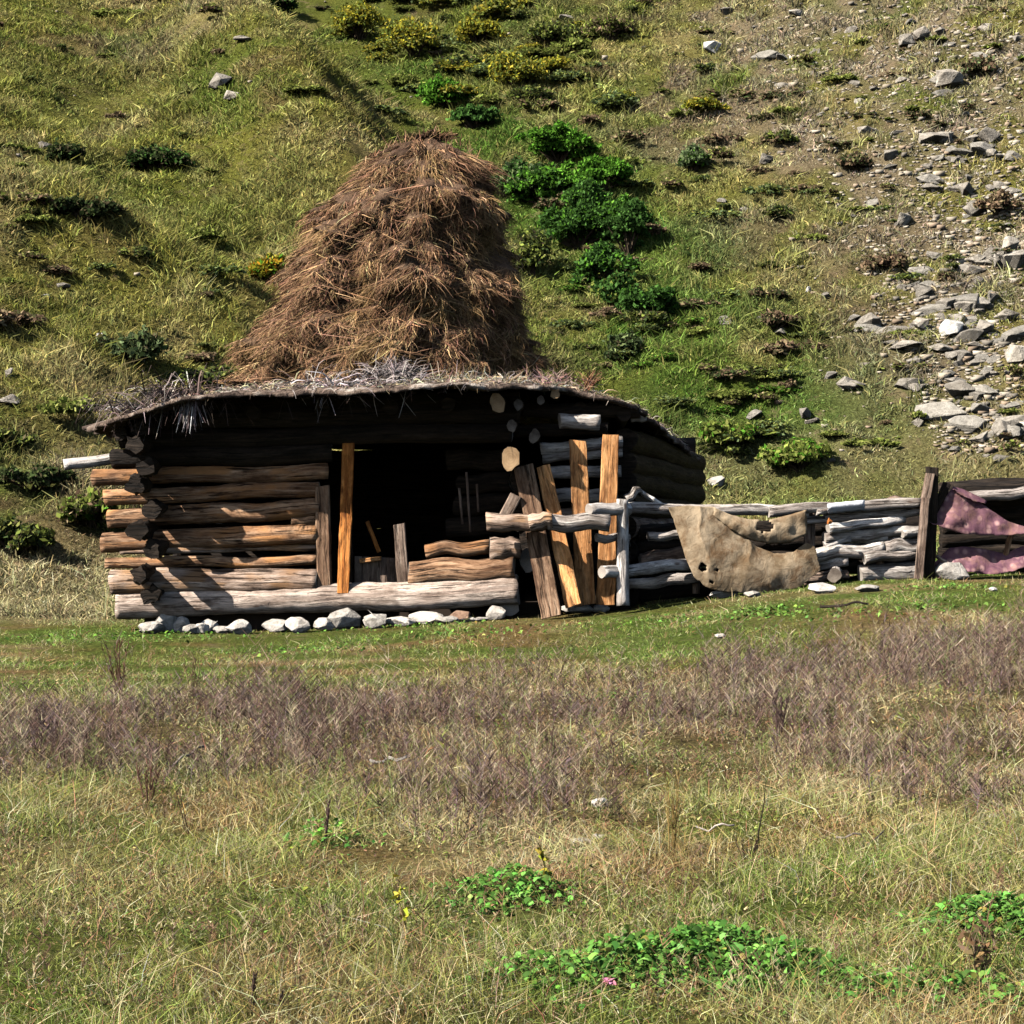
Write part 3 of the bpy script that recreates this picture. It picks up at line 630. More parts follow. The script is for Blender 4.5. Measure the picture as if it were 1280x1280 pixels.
brush('dead_weed', P(736, 486, 20.4), 60, (.03, .03, .02), .30, .011, lambda n: jitter(np.tile((.2, .1, .06), (n, 1))), (.1, 0, 1.6), 'reddish brown dead weed sticking up from the right side of the roof', 6, .05)
brush('roof_grass', P(590, 478, 19.9), 260, (.35, .1, .02), .22, .006, strawcols, (0, 0, 1.3), 'row of pale dry grass growing on the roof right of the middle', 7, .0)
brush('roof_grass', P(690, 476, 20.2), 200, (.14, .1, .02), .2, .008, lambda n: jitter(np.tile((.34, .22, .19), (n, 1))), (-.5, 0, .6), 'pinkish brown heap of stems beside the right foot of the haystack', 8, .0)
for k, (px, py, r) in enumerate([(300, 490, .07), (335, 490, .06), (417, 487, .05), (385, 492, .045)]):
    p = P(px, py, 19.62); rock('roof_stone', p - Vector((0, 0, .05)), r, 'stone', 40 + k, .4, 1.7, .2, label=['flat pale stone near the left end of the eave', 'second flat pale stone from the left on the eave', 'small pale stone right of the two on the eave', 'smallest pale stone on the eave, between the others'][k], cat='stone', group='stones weighing down the roof edge')

# ------------------------------------------------------------------ pole, boards, rails at the hut
plog('birch_pole', (80, 581, 20.3), (200, 566, 20.6), 7, mat='birch', cap='cut_grey', label='white birch pole poking out beyond the left corner of the hut', cat='pole')
board('leaning_plank', (429, 742, D0 - .14), (436, 546, D0 + .02), 15, 7, 'board_red', label='bright orange plank leaning upright in the doorway of the hut', cat='plank')
board('leaning_plank', (689, 771, 19.62), (655, 583, 19.95), 25, 6, 'board_brown', taper=1.0, label='dark grey weathered board, leftmost of those leaning beside the doorway', cat='board')
board('leaning_plank', (717, 757, 19.72), (679, 582, 19.98), 21, 6, 'board', taper=.85, label='narrow tilted orange board, next to the dark grey one', cat='board')
board('leaning_plank', (732, 756, 19.9), (722, 551, 20.0), 24, 7, 'board', taper=.9, label='upright orange board, second from the right behind the split rail', cat='board')
board('leaning_plank', (757, 756, 19.95), (763, 544, 20.0), 24, 8, 'board', taper=.85, label='tallest orange board, nearest the birch post', cat='board')
plog('split_rail', (608, 652, 19.62), (668, 654, 19.6), 11, mat='log_grey', cap='cut', sq=1., lump=.12, label='short thick log rail, left piece in front of the leaning boards', cat='log')
plog('split_rail', (686, 652, 19.6), (762, 654, 19.62), 11, mat='silver', cap='cut', lump=.12, label='grey split log rail, right piece in front of the orange boards', cat='log')
plog('tied_block', (662, 655, 19.55), (690, 650, 19.55), 9.5, mat='log_grey', cap='cut', lump=.3, label='knotted wooden block joining the two rails before the boards', cat='block')

# ------------------------------------------------------------------ stones along the hut's foot
st = [(190, 785, 14, .8), (182, 792, 8, .7), (222, 776, 15, .45), (240, 784, 11, .5), (206, 772, 13, .5), (262, 779, 9, .7), (300, 782, 14, .7), (280, 786, 12, .4), (345, 779, 15, .5), (372, 777, 14, .5),
      (405, 777, 12, .45), (431, 771, 17, .65), (472, 774, 14, .65), (500, 777, 17, .45), (534, 772, 20, .5), (560, 775, 14, .5), (585, 776, 15, .4), (620, 765, 10, 1.), (252, 786, 8, 1.2), (600, 778, 10, .4)]
for k, (px, py, r, fl_) in enumerate(st):
    d = 19.68 + .08 * ((k * 7) % 3); p = P(px, py + 4, d); g = gz(p.x, p.y); rr = 1.05 * r / FPX * d; fl_ = max(.3, min(1.1, (P(px, py - r * fl_ * .7, d).z - g) / (1.55 * rr)))
    rock('foundation_stone', Vector((p.x, p.y, g)), rr, 'stone', 100 + k, fl_, 1.4, .22, label='pale rounded stone in the row under the front sill log of the hut', cat='stone', group='foundation stones under the sill log')
rock('foundation_stone', P(576, 776, 19.72), .10, 'rust', 130, .9, 1.3, .4, label='rusty brown stone under the right end of the sill log', cat='stone')
for k, (px, py, r, fl_, lb) in enumerate([(722, 765, 19, .5, 'large pale slab stone at the foot of the orange boards'), (750, 763, 12, .5, 'smaller white stone at the foot of the tallest orange board'),
        (905, 744, 18, .35, 'flat white stone under the left part of the hanging canvas'), (940, 744, 10, .5, 'small white stone under the middle of the hanging canvas'),
        (1027, 738, 16, .55, 'rounded grey stone just right of the hanging canvas'), (1085, 737, 16, .35, 'flat grey stone below the dense part of the rail fence'),
        (1190, 718, 22, .6, 'greenish grey wedge stone at the foot of the patterned purple cloth'), (1241, 738, 5, .7, 'small yellowish stone in the grass under the purple cloth'),
        (870, 741, 10, .5, 'brownish flat stone under the left edge of the canvas')]):
    p = hit(px, py + r * fl_ * .5); rock('field_stone', p, r / FPX * p.y, 'stone', 150 + k, fl_, 1.3, .25, label=lb, cat='stone')

# ================================================================== FENCE
def FD(px): return 20.1 + (px - 775) * .0015
def fp(px, py, off=0): return (px, py, FD(px) + off)
fence = empty('rail_fence', (P(960, 740, FD(960)).x, FD(960), .1), 'low rail fence of bleached logs and birch poles running right from the hut', 'fence'); K_ = dict(parent=fence)
plog('post', fp(779, 757, -.36), fp(778, 624, -.34), 8, mat='birch', cap='cut_grey', rp1=7, lump=.12, **K_)
for a in [((736, 638, -.46), (786, 637, -.3), 8, 'birch'), ((785, 634, .1), (1010, 641, .1), 7, 'silver'), ((960, 640, .05), (1150, 629, .05), 7, 'silver'),
          ((745, 672, -.3), (786, 672, -.2), 5, 'silver'), ((810, 671, .1), (860, 670, .1), 6, 'silver'), ((752, 715, -.42), (862, 706, .02), 7.5, 'birch'), ((785, 730, .12), (872, 722, .12), 7, 'silver'),
          ((800, 700, .2), (860, 690, .2), 8, 'board_grey'), ((782, 624, .1), (800, 612, .15), 5, 'silver'), ((800, 614, .2), (830, 633, .2), 3, 'birch')]:
    (xa, ya, oa), (xb, yb, ob), r, mt = a; plog('rail', fp(xa, ya, oa), fp(xb, yb, ob), r, mat=mt, cap='cut_grey', lump=.13, **K_)
# the dense stack of rails right of the canvas
for xa, ya, xb, yb, r, mt in [(1000, 652, 1085, 645, 5, 'silver'), (1030, 647, 1160, 637, 6, 'silver'), (1082, 633, 1132, 628, 6, 'board_grey'), (1035, 660, 1130, 648, 6, 'birch'), (1030, 672, 1155, 663, 7, 'silver'),
                           (1030, 682, 1062, 672, 5, 'birch'), (1064, 677, 1110, 672, 5, 'birch'), (1128, 668, 1156, 666, 5, 'birch'), (1015, 695, 1105, 684, 9, 'silver'), (1105, 686, 1156, 680, 10, 'silver'),
                           (1010, 708, 1060, 700, 7, 'silver'), (1080, 698, 1150, 692, 7, 'silver'), (1075, 717, 1150, 714, 11, 'silver'), (1000, 724, 1060, 718, 6, 'board_grey'), (1020, 640, 1100, 634, 5, 'silver')]:
    plog('rail', fp(xa, ya, .12 + .1 * ((xa * 7) % 3 - 1)), fp(xb, yb, .1), r, mat=mt, cap='cut_grey', lump=.2, **K_)
plog('log_end', fp(1042, 719, -.1), fp(1048, 717, .5), 8, mat='silver', cap='end_dark', lump=.2, **K_)
for px, lo, hi, r in [(870, 742, 655, 5), (1012, 736, 640, 7), (1100, 730, 650, 5)]:
    plog('post', fp(px, lo, .22), fp(px, hi, .22), r, mat='board_grey', **K_)
for k in range(5):  # dark logs added behind the rails so the gaps read black
    plog('added_back_log', fp(796, 742 - 19 * k, .5), fp(1150, 722 - 17 * k, .42), 10, mat='log_dark', cap='log_dark', lump=.15, **K_)
# dark split gatepost with a fork
gp = empty('split_post', (P(1156, 722, FD(1156)).x, FD(1156) - .15, .25), 'dark weathered split post with a forked top standing left of the purple cloth', 'post')
board('post_half', fp(1148, 724, -.2), fp(1157, 622, -.2), 10, 10, 'board_grey', parent=gp)
board('post_half', fp(1161, 722, -.12), fp(1165, 584, -.12), 14, 14, 'log_dark', parent=gp)
board('post_top', fp(1157, 624, -.19), fp(1163, 592, -.19), 12, 8, 'board_grey', parent=gp, taper=.9)
board('fork', fp(1160, 655, -.14), fp(1184, 604, -.1), 9, 9, 'log_dark', parent=gp)
# white rag over the top rail
def sheet(name, top, bot, nu, nv, dep, mat, th=.012, holes=(), **kw):
    def along(poly, u):
        L = [0]
        for k in range(len(poly) - 1): L.append(L[-1] + math.dist(poly[k][:2], poly[k + 1][:2]))
        d = u * L[-1]; k = 0
        while k < len(poly) - 2 and d > L[k + 1]: k += 1
        f_ = (d - L[k]) / (L[k + 1] - L[k]); return [poly[k][i_] * (1 - f_) + poly[k + 1][i_] * f_ for i_ in range(2)]
    V = []; F = []; UV = []
    for i_ in range(nu + 1):
        u = i_ / nu; a = along(top, u); b = along(bot, u)
        for j_ in range(nv + 1):
            w_ = j_ / nv; x = a[0] * (1 - w_) + b[0] * w_; y = a[1] * (1 - w_) + b[1] * w_; y += (1.6 * mn.noise(Vector((u * 22, w_ * 3, 5))) + 1.4 * mn.noise(Vector((u * 55, w_, 2)))) * (1 if 0 < u < 1 else .3) * (w_ ** 3 + .3 * (1 - w_) ** 3); x += 1.5 * mn.noise(Vector((w_ * 25, u * 3, 8))) * (abs(u - .5) * 2) ** 6; V.append(P(x, y, dep(x, y, u, w_)))
    for i_ in range(nu):
        for j_ in range(nv):
            q = i_ * (nv + 1) + j_; u, w_ = (i_ + .5) / nu, (j_ + .5) / nv
            if any(((u - a) / c) ** 2 + ((w_ - b) / d) ** 2 < 1 + .5 * mn.noise(Vector((u * 30, w_ * 30, 0))) for a, b, c, d in holes): continue
            F.append((q, q + 1, q + nv + 2, q + nv + 1)); UV += [(i_ / nu, j_ / nv), (i_ / nu, (j_ + 1) / nv), ((i_ + 1) / nu, (j_ + 1) / nv), ((i_ + 1) / nu, j_ / nv)]
    return V, F, UV
def cloth(name, sheets, mat, th=.004, parent=None, **kw):
    V = []; F = []; UV = []
    for v_, f_, u_ in sheets: F += [tuple(q + len(V) for q in g) for g in f_]; V += v_; UV += u_
    o = place(name, pmesh(name, V, F, [mat], UV, None, [True] * len(F)), parent, **kw)
    s = o.modifiers.new('thickness', 'SOLIDIFY'); s.thickness = th; s.offset = 0; return o
def clothmat(name, stops, dirt, pattern=None):
    m, n, N, L = new_mat(name); uv = N.new('ShaderNodeUVMap'); tc = N.new('ShaderNodeTexCoord')
    t = tex(N, L, tc.outputs['Object'], 4, 6, .65); r = ramp(N, stops); L.new(t.outputs[0], r.inputs[0]); col = r.outputs[0]
    if pattern:
        sc_ = N.new('ShaderNodeVectorMath'); sc_.operation = 'MULTIPLY'; L.new(tc.outputs['Object'], sc_.inputs[0]); sc_.inputs[1].default_value = (12, 0, 12)
        vo = N.new('ShaderNodeTexVoronoi'); vo.inputs['Scale'].default_value = 1.; vo.inputs['Randomness'].default_value = .7; L.new(sc_.outputs[0], vo.inputs['Vector'])
        rr = ramp(N, [(.2, (.9, .9, .9)), (.45, (0, 0, 0))]); L.new(vo.outputs['Distance'], rr.inputs[0]); col = mixn(N, L, rr.outputs[0], col, pattern)
        ck = N.new('ShaderNodeTexBrick'); ck.inputs['Scale'].default_value = 1.; ck.inputs['Mortar Size'].default_value = 0; ck.inputs['Color1'].default_value = (1, 1, 1, 1); ck.inputs['Color2'].default_value = (0, 0, 0, 1)
        ck.inputs['Brick Width'].default_value = .33; ck.inputs['Row Height'].default_value = .8; L.new(uv.outputs[0], ck.inputs['Vector'])
        k2 = mixn(N, L, .28, col, ck.outputs[0], 'OVERLAY'); col = k2
    d = tex(N, L, tc.outputs['Object'], 6.5, 5, .7, .5); dr2 = ramp(N, [(.46, (0, 0, 0)), (.66, (.9, .9, .9))]); L.new(d.outputs[0], dr2.inputs[0]); col = mixn(N, L, dr2.outputs[0], col, dirt)
    f2 = tex(N, L, tc.outputs['Object'], 60, 3, .7)
    p = N.new('ShaderNodeBsdfPrincipled'); L.new(col, p.inputs['Base Color']); p.inputs['Roughness'].default_value = .95; p.inputs['Specular IOR Level'].default_value = .1
    bp = N.new('ShaderNodeBump'); bp.inputs['Strength'].default_value = .5; bp.inputs['Distance'].default_value = .02
    t3 = tex(N, L, tc.outputs['Object'], 9, 4, .6, 1.5); L.new(t3.outputs[0], bp.inputs['Height']); L.new(bp.outputs[0], p.inputs['Normal'])
    tr = N.new('ShaderNodeBsdfTranslucent'); L.new(col, tr.inputs[0]); x = N.new('ShaderNodeMixShader'); x.inputs[0].default_value = .12; L.new(p.outputs[0], x.inputs[1]); L.new(tr.outputs[0], x.inputs[2])
    o = N.new('ShaderNodeOutputMaterial'); L.new(x.outputs[0], o.inputs[0]); return m
canv = clothmat('dirty_canvas', [(.38, (.24, .17, .10)), (.6, (.50, .38, .25))], (.19, .11, .055))
white = clothmat('white_plastic', [(.4, (.78, .78, .82)), (.6, (.85, .85, .88))], (.6, .58, .6))
purple = clothmat('purple_patterned_cloth', [(.4, (.11, .05, .07)), (.65, (.24, .12, .14))], (.30, .16, .13), (.46, .27, .25))
def nz(x, y, s=1., k=0): return mn.noise(Vector((x * .05 * s, y * .05 * s, k)))
A = sheet('c', [(836, 634), (858, 632), (894, 634), (906, 647), (924, 664), (946, 683), (968, 692), (992, 690), (1008, 678), (1019, 684)],
          [(836, 634), (848, 668), (858, 700), (868, 722), (884, 735), (905, 740), (930, 741), (962, 741), (1000, 734), (1026, 712)], 140, 50,
          lambda x, y, u, w_: FD(x) - .10 - .11 * math.sin(math.pi * min(1, w_ * .8)) * math.sin(math.pi * u) - .026 * (.5 - abs(math.sin((x - 836 + .25 * (y - 634)) / (24 + .3 * (y - 634)) * 2.2 + 1.1 * nz(x, y, .7))) ** .6) * (1 - .5 * w_) + .03 * max(0, nz(x, y, .45, 9)) - .008 * nz(x, y, 1.2, 4), canv,
          holes=((.37, .80, .022, .06), (.44, .90, .010, .025), (.44, .70, .008, .02)))
B = sheet('c', [(892, 634), (912, 643), (935, 649), (960, 650), (985, 644), (1008, 637)], [(892, 644), (912, 661), (935, 674), (960, 680), (985, 679), (1009, 668)], 40, 10,
          lambda x, y, u, w_: FD(x) - .12 - .05 * math.sin(math.pi * w_) * math.sin(math.pi * u) - .02 * nz(x, y, 2, 8), canv, holes=((.55, .28, .09, .26),))
cloth('canvas_sheet', [A, B], canv, label='torn dirty beige canvas sheet draped over the rail fence', cat='canvas')
W1 = sheet('w', [(1034, 630), (1058, 627), (1081, 625)], [(1035, 642), (1058, 640), (1081, 638)], 8, 6, lambda x, y, u, w_: FD(x) - .02 - .07 * math.sin(math.pi * min(1, .25 + w_ * .8)), white)
W2 = sheet('w', [(1034, 630), (1058, 627), (1081, 625)], [(1034, 632), (1058, 630), (1081, 628)], 8, 4, lambda x, y, u, w_: FD(x) - .07 + .28 * w_, white)
cloth('plastic_sheet', [W1], white, label='small bright white plastic sheet folded over the top fence rail', cat='plastic sheet')
f_o = place('orange_rag', rock_mesh('orange_rag', .035, .03, .045, blotch('orange_cloth', [(.3, (.5, .12, .03)), (.7, (.7, .25, .06))]), 3), None, loc=None, label='tiny orange rag tied under the white plastic on the fence', cat='rag'); f_o.location = P(1037, 656, FD(1037) - .14)

# ------------------------------------------------------------------ low shed behind the purple cloth, wall and roof logs added for darkness
pen = empty('added_low_pen', (P(1240, 715, FD(1240)).x, FD(1240) + .6, .3), 'low dark log shelter added behind the purple cloth, with a pale pole along its top', 'shelter'); Q = dict(parent=pen)
for k in range(7):
    plog('wall_log', (1176, 708 - 16 * k, FD(1176) + .75), (1400, 704 - 17 * k, FD(1400) + .7), 9.5, mat='log_dark', cap='log_dark', **Q)
plog('top_pole', (1208, 622, FD(1208) + .02), (1330, 612, FD(1330)), 6.5, mat='silver', cap='cut', lump=.15, **Q)
for yy in (.25, .55, .85):
    plog('roof_pole', (1190, 614, FD(1208) + yy), (1400, 603, FD(1330) + yy), 10, mat='log_dark', cap='log_dark', **Q)
plog('stake', (1254, 700, FD(1254) + .02), (1266, 664, FD(1266) + .02), 3.5, mat='log_brown', **Q)
C1 = sheet('p', [(1163, 653), (1176, 630), (1191, 609), (1225, 628), (1260, 652), (1300, 664)], [(1163, 653), (1180, 660), (1200, 666), (1230, 669), (1262, 669), (1300, 664)], 40, 14,
           lambda x, y, u, w_: FD(x) - .06 - .10 * w_ - .04 * nz(x, y, 1.4, 3) - .05 * abs(math.sin((x - 1160) / (y - 560) * 3.5 + .4)) ** .6, purple)
C2 = sheet('p', [(1191, 608), (1205, 612), (1222, 620), (1234, 626)], [(1191, 612), (1204, 620), (1220, 627), (1232, 630)], 16, 5, lambda x, y, u, w_: FD(x) - .04 - .1 * w_, purple)
C3 = sheet('p', [(1166, 706), (1186, 685), (1206, 683), (1230, 686), (1254, 692), (1280, 682), (1330, 680)], [(1168, 724), (1190, 716), (1210, 714), (1235, 718), (1258, 716), (1285, 708), (1330, 700)], 40, 14,
           lambda x, y, u, w_: FD(x) + .05 - .22 * w_ - .05 * nz(x, y, 1.6, 6) - .04 * abs(math.sin(x * .11 + y * .07)) ** .6, purple)
cloth('patterned_cloth', [C1, C2], purple, label='purple patterned cloth stretched from the forked post along the fence top', cat='cloth')
cloth('patterned_cloth', [C3], purple, label='sagging purple patterned cloth lying along the ground beneath the other', cat='cloth')
log('stick', P(1170, 695, FD(1170) - .1), P(1190, 708, FD(1190) - .15), .02, mat='board_grey', label='dark stick slanting at the left edge of the lower purple cloth', cat='stick')

# ================================================================== GRASS (stuff)
def pool(n, ylo, yhi, power=1.):
    y = ylo + (yhi - ylo) * RNG.random(n) ** power; x = RNG.uniform(-1, 1, n) * (.275 * y + .6); return x, y
def inhut(x, y): return (x > -3.85) & (x < 1.25 + .27 * np.clip(y - 20.2, 0, 9)) & (y > 19.9) & (y < 24.2)
def meadow_grass():
    parts = []
    for ylo, yhi, dens, hmul, wd in [(5.2, 8, 12000, .85, .0027), (8, 11, 9500, .85, .0034), (11, 15, 6000, .8, .0045), (15, 19.6, 4200, .62, .0055), (19.6, 24.5, 1500, .7, .007)]:
        area = (yhi - ylo) * 2 * (.275 * (ylo + yhi) / 2 + 1.5); n = int(area * dens); y = RNG.uniform(ylo, yhi, n); x = RNG.uniform(-1, 1, n) * (.275 * y + 1.5)
        ok = ~inhut(x, y) & (RNG.random(n) < .78 + .5 * fbm(x * 1.8, y * 1.8, 90, 2)); x, y = x[ok], y[ok]; n = len(x)
        lawn = sst(13.5, 15.5, y - .3 * x)
        h = hmul * RNG.gamma(2.8, .0185, n) * (1 + .8 * vnoise(x * 1.9, y * 1.9, 91) + .3 * vnoise(x * 6, y * 6, 92)) * (1 - .3 * lawn) * (1 - .2 * band(x, y)); h = np.clip(h, .015, .26)
        c_ = cover(x, y); dry = RNG.random(n) < .26 * (1 - .4 * lawn); c_[dry] = np.array([.55, .46, .25]); red = RNG.random(n) < .05; c_[red] = np.array([.34, .17, .10])
        parts.append(blades(x, y, h, 1.0 * wd * RNG.uniform(.6, 1.4, n), jitter(c_ * 1.2), 1.35))
    return merge(parts)
v, f, c = meadow_grass(); finish(bpy.data.objects.new('meadow_grass', nmesh('meadow_grass', v, f, M['leaf'], c)), kind='stuff', label='short mixed green and straw coloured meadow grass', cat='grass')
def hill_grass():
    n = 72000; y = RNG.uniform(21.2, 60, n) ; x = RNG.uniform(-1, 1, n) * (.28 * y + 2.2)
    g = ground_z(x, y); bare = amask(A_SCREE, x, y)
    ok = ~((g < .33) & (y < 22.3) & (x > -3.9)) & ~inhut(x, y) & (RNG.random(n) > bare * .7) & (vnoise(x * 1.2, y * 1.2, 95) > -.75); x, y = x[ok], y[ok]
    k = 14; hh = np.clip(RNG.gamma(4, .031, len(x)) * (1 + .8 * vnoise(x * .9, y * .9, 96)), .04, .4) * (1 - .5 * amask(A_STRIP, x, y)); 
    cc = cover(x, y); cc = cc * np.exp(RNG.normal(0, .32, (len(x), 1))); X_ = np.repeat(x, k) + RNG.normal(0, .10, len(x) * k); Y_ = np.repeat(y, k) + RNG.normal(0, .08, len(x) * k)
    H_ = np.repeat(hh, k) * RNG.uniform(.5, 1.2, len(X_)); C_ = np.repeat(cc, k, axis=0); dry = RNG.random(len(X_)) < .14; C_[dry] = C_[dry] * .5 + np.array([.46, .42, .15]) * .5
    return blades(X_, Y_, H_, .024 * RNG.uniform(.6, 1.4, len(X_)) * (Y_ / 35), jitter(C_ * .98, .12, .24), 1.3)
v, f, c = hill_grass(); finish(bpy.data.objects.new('hillside_grass', nmesh('hillside_grass', v, f, M['leaf'], c)), kind='stuff', label='coarse yellow green grass tufts covering the hillside', cat='grass')

# brown weeds: template plants of a stem with side twigs and seed specks, one mass across the meadow
def weed_template(seed, h=1., nb=14):
    r_ = np.random.default_rng(seed); paths = []; 
    main = np.array([[0, 0, 0], [r_.normal(0, .04), r_.normal(0, .04), .35], [r_.normal(0, .08), r_.normal(0, .08), .7], [r_.normal(0, .12), r_.normal(0, .12), 1.]]); paths.append(main)
    for b in range(nb + 5):
        t = r_.uniform(.2, .95); p = np.array([np.interp(t, [0, .35, .7, 1], main[:, k]) for k in range(3)]); a = r_.uniform(0, 6.28); l = r_.uniform(.1, .34) * (1.15 - t * .5)
        d = np.array([math.cos(a) * .95, math.sin(a) * .95, .9]); paths.append(np.stack([p + d * l * u + np.array([math.cos(a), math.sin(a), 0]) * .0 * u for u in (0, .33, .66, 1)]))
    return np.stack(paths)
TPL = [weed_template(s, nb=10 + s % 8) for s in range(12)]
def weed_mass(x, y, h, colf, wd):
    parts = []; idx = RNG.integers(0, len(TPL), len(x)); z = ground_z(x, y) - .01
    for t, T in enumerate(TPL):
        q = np.where(idx == t)[0]
        if not len(q): continue
        a = RNG.uniform(0, 6.28, len(q)); ca, sa = np.cos(a), np.sin(a); hh = h[q]
        px = (T[None, :, :, 0] * ca[:, None, None] - T[None, :, :, 1] * sa[:, None, None]) * hh[:, None, None] + x[q][:, None, None]
        py = (T[None, :, :, 0] * sa[:, None, None] + T[None, :, :, 1] * ca[:, None, None]) * hh[:, None, None] + y[q][:, None, None]
        pz = T[None, :, :, 2] * hh[:, None, None] + z[q][:, None, None]; S = T.shape[0]
        pp = np.stack([px, py, pz], -1).reshape(len(q) * S, 4, 3); cc = np.repeat(colf(len(q)), S, axis=0)
        parts.append(ribbons(pp, RNG.uniform(.7, 1.4, len(pp)) * wd, jitter(cc, .08, .2)))
    return merge(parts)
def weedcols(n): return np.array([(.20, .125, .10), (.31, .22, .17), (.08, .05, .045), (.23, .165, .16), (.48, .39, .26), (.22, .25, .09)])[RNG.choice(6, n, p=[.28, .2, .2, .12, .12, .08])]
n = 38000; y = RNG.uniform(7.8, 18, n); x = RNG.uniform(-1, 1, n) * (.275 * y + 1.6); b = band(x, y); cl = np.clip(.5 + 2.6 * fbm(x * 1.1, y * .9, 99, 3), .04, 1.4)
ok = RNG.random(n) < b * cl * 1.0; x, y = x[ok], y[ok]
parts = [weed_mass(x, y, RNG.gamma(5, .030, len(x)) * (1 + .55 * vnoise(x * 2.6, y * 2.6, 101)), weedcols, .0031)]
# pale and brown seed heads standing above the rest of the meadow
n = 3600; y = 5.8 + 12.5 * RNG.random(n) ** 1.5; x = RNG.uniform(-1, 1, n) * (.275 * y + .5); ok = vnoise(x * 2.1, y * 2.1, 103) > .0; x, y = x[ok], y[ok]
parts.append(weed_mass(x, y, RNG.gamma(5, .019, len(x)), lambda n: np.array([(.5, .42, .25), (.20, .12, .08), (.34, .36, .10), (.14, .20, .05), (.36, .22, .12)])[RNG.integers(0, 5, n)], .0028))
v, f, c = merge(parts); finish(bpy.data.objects.new('dry_weeds', nmesh('dry_weeds', v, f, M['leaf'], c)), kind='stuff', label='belt of brown dried weeds across the meadow', cat='weeds')
# leafy herbs in bright green patches (ground cover)
def herb_patch(cx, cy, rx, ry, n, size, hgt, base):
    x = cx + RNG.normal(0, rx, n); y = cy + RNG.normal(0, ry, n); z = ground_z(x, y) + RNG.uniform(.0, 1, n) * hgt * np.exp(-((x - cx) ** 2 / (3 * rx * rx) + (y - cy) ** 2 / (3 * ry * ry)))
    a = RNG.uniform(0, 6.28, n); L = size * RNG.uniform(.6, 1.3, n); up = RNG.uniform(-.2, .6, n)
    d = np.stack([np.cos(a), np.sin(a), up], 1); p = np.stack([x, y, z], 1); pp = np.stack([p + d * (L * u)[:, None] + np.array([0, 0, 1]) * (.25 * L * math.sin(math.pi * u))[:, None] for u in (0, .4, .75, 1)], 1)
    V, F, C = ribbons(pp, L * .75, jitter(np.tile(base, (n, 1)) * (1 - .0) + (RNG.random((n, 1)) < .04) * np.array([.12, -.04, .0]), .18, .4), wdir=np.tile([0, 0, 1.], (n, 1)) + RNG.normal(0, .45, (n, 3))); return V, F, C
hp = []
# mixed small leaves of many colours through the turf
nL = 60000; yL = 5.6 + 9 * RNG.random(nL) ** 1.5; xL = RNG.uniform(-1, 1, nL) * (.275 * yL + .5); kL = (fbm(xL * 2.4, yL * 2.0, 130, 3) > -.12) & ~inhut(xL, yL); xL, yL = xL[kL], yL[kL]; nL = len(xL)
pal = np.array([(.24, .28, .07), (.14, .20, .045), (.36, .30, .12), (.30, .18, .09), (.17, .11, .07), (.45, .38, .19), (.20, .30, .06)]); cell = (vnoise(xL * 3.1, yL * 2.6, 131) * 3.2 + RNG.normal(0, 1.1, nL) + 3).astype(int) % 7
aL = RNG.uniform(0, 6.28, nL); LL = RNG.uniform(.007, .017, nL) * (yL / 9) ** .6; dL = np.stack([np.cos(aL), np.sin(aL), RNG.uniform(-.1, 1., nL)], 1); pL = np.stack([xL, yL, ground_z(xL, yL) + RNG.gamma(2, .012, nL)], 1)
hp.append(ribbons(np.stack([pL + dL * (LL * u)[:, None] for u in (0, .4, .75, 1)], 1), LL * .55, jitter(pal[cell] * .95, .12, .25)))
for px, py, rx, ry, n in [(890, 1200, .16, .14, 1700), (975, 1225, .14, .10, 900), (790, 1222, .14, .10, 900), (640, 1125, .12, .14, 600), (1245, 1160, .14, .12, 1000), (1170, 1258, .18, .08, 600), (690, 1240, .14, .09, 500), (400, 1060, .1, .1, 150), (955, 768, .22, .25, 320),
                       (380, 815, .3, .25, 130), (200, 795, .5, .3, 160), (560, 795, .6, .3, 180), (1130, 765, .6, .3, 200), (840, 775, .4, .3, 120), (765, 872, .12, .15, 100), (500, 785, .5, .1, 100), (80, 800, .5, .3, 90), (1180, 735, .3, .1, 120)]:
    p = hit(px, py); near = p.y < 10; hp.append(herb_patch(p.x, p.y, rx, ry, n, .024 if near else .034, .11 if near else .03, (.12, .26, .05) if near else (.14, .25, .05)))
v, f, c = merge(hp); finish(bpy.data.objects.new('leafy_ground_cover', nmesh('leafy_ground_cover', v, f, M['leaf'], c)), kind='stuff', label='bright green broad leaved herbs in patches among the grass', cat='herbs')

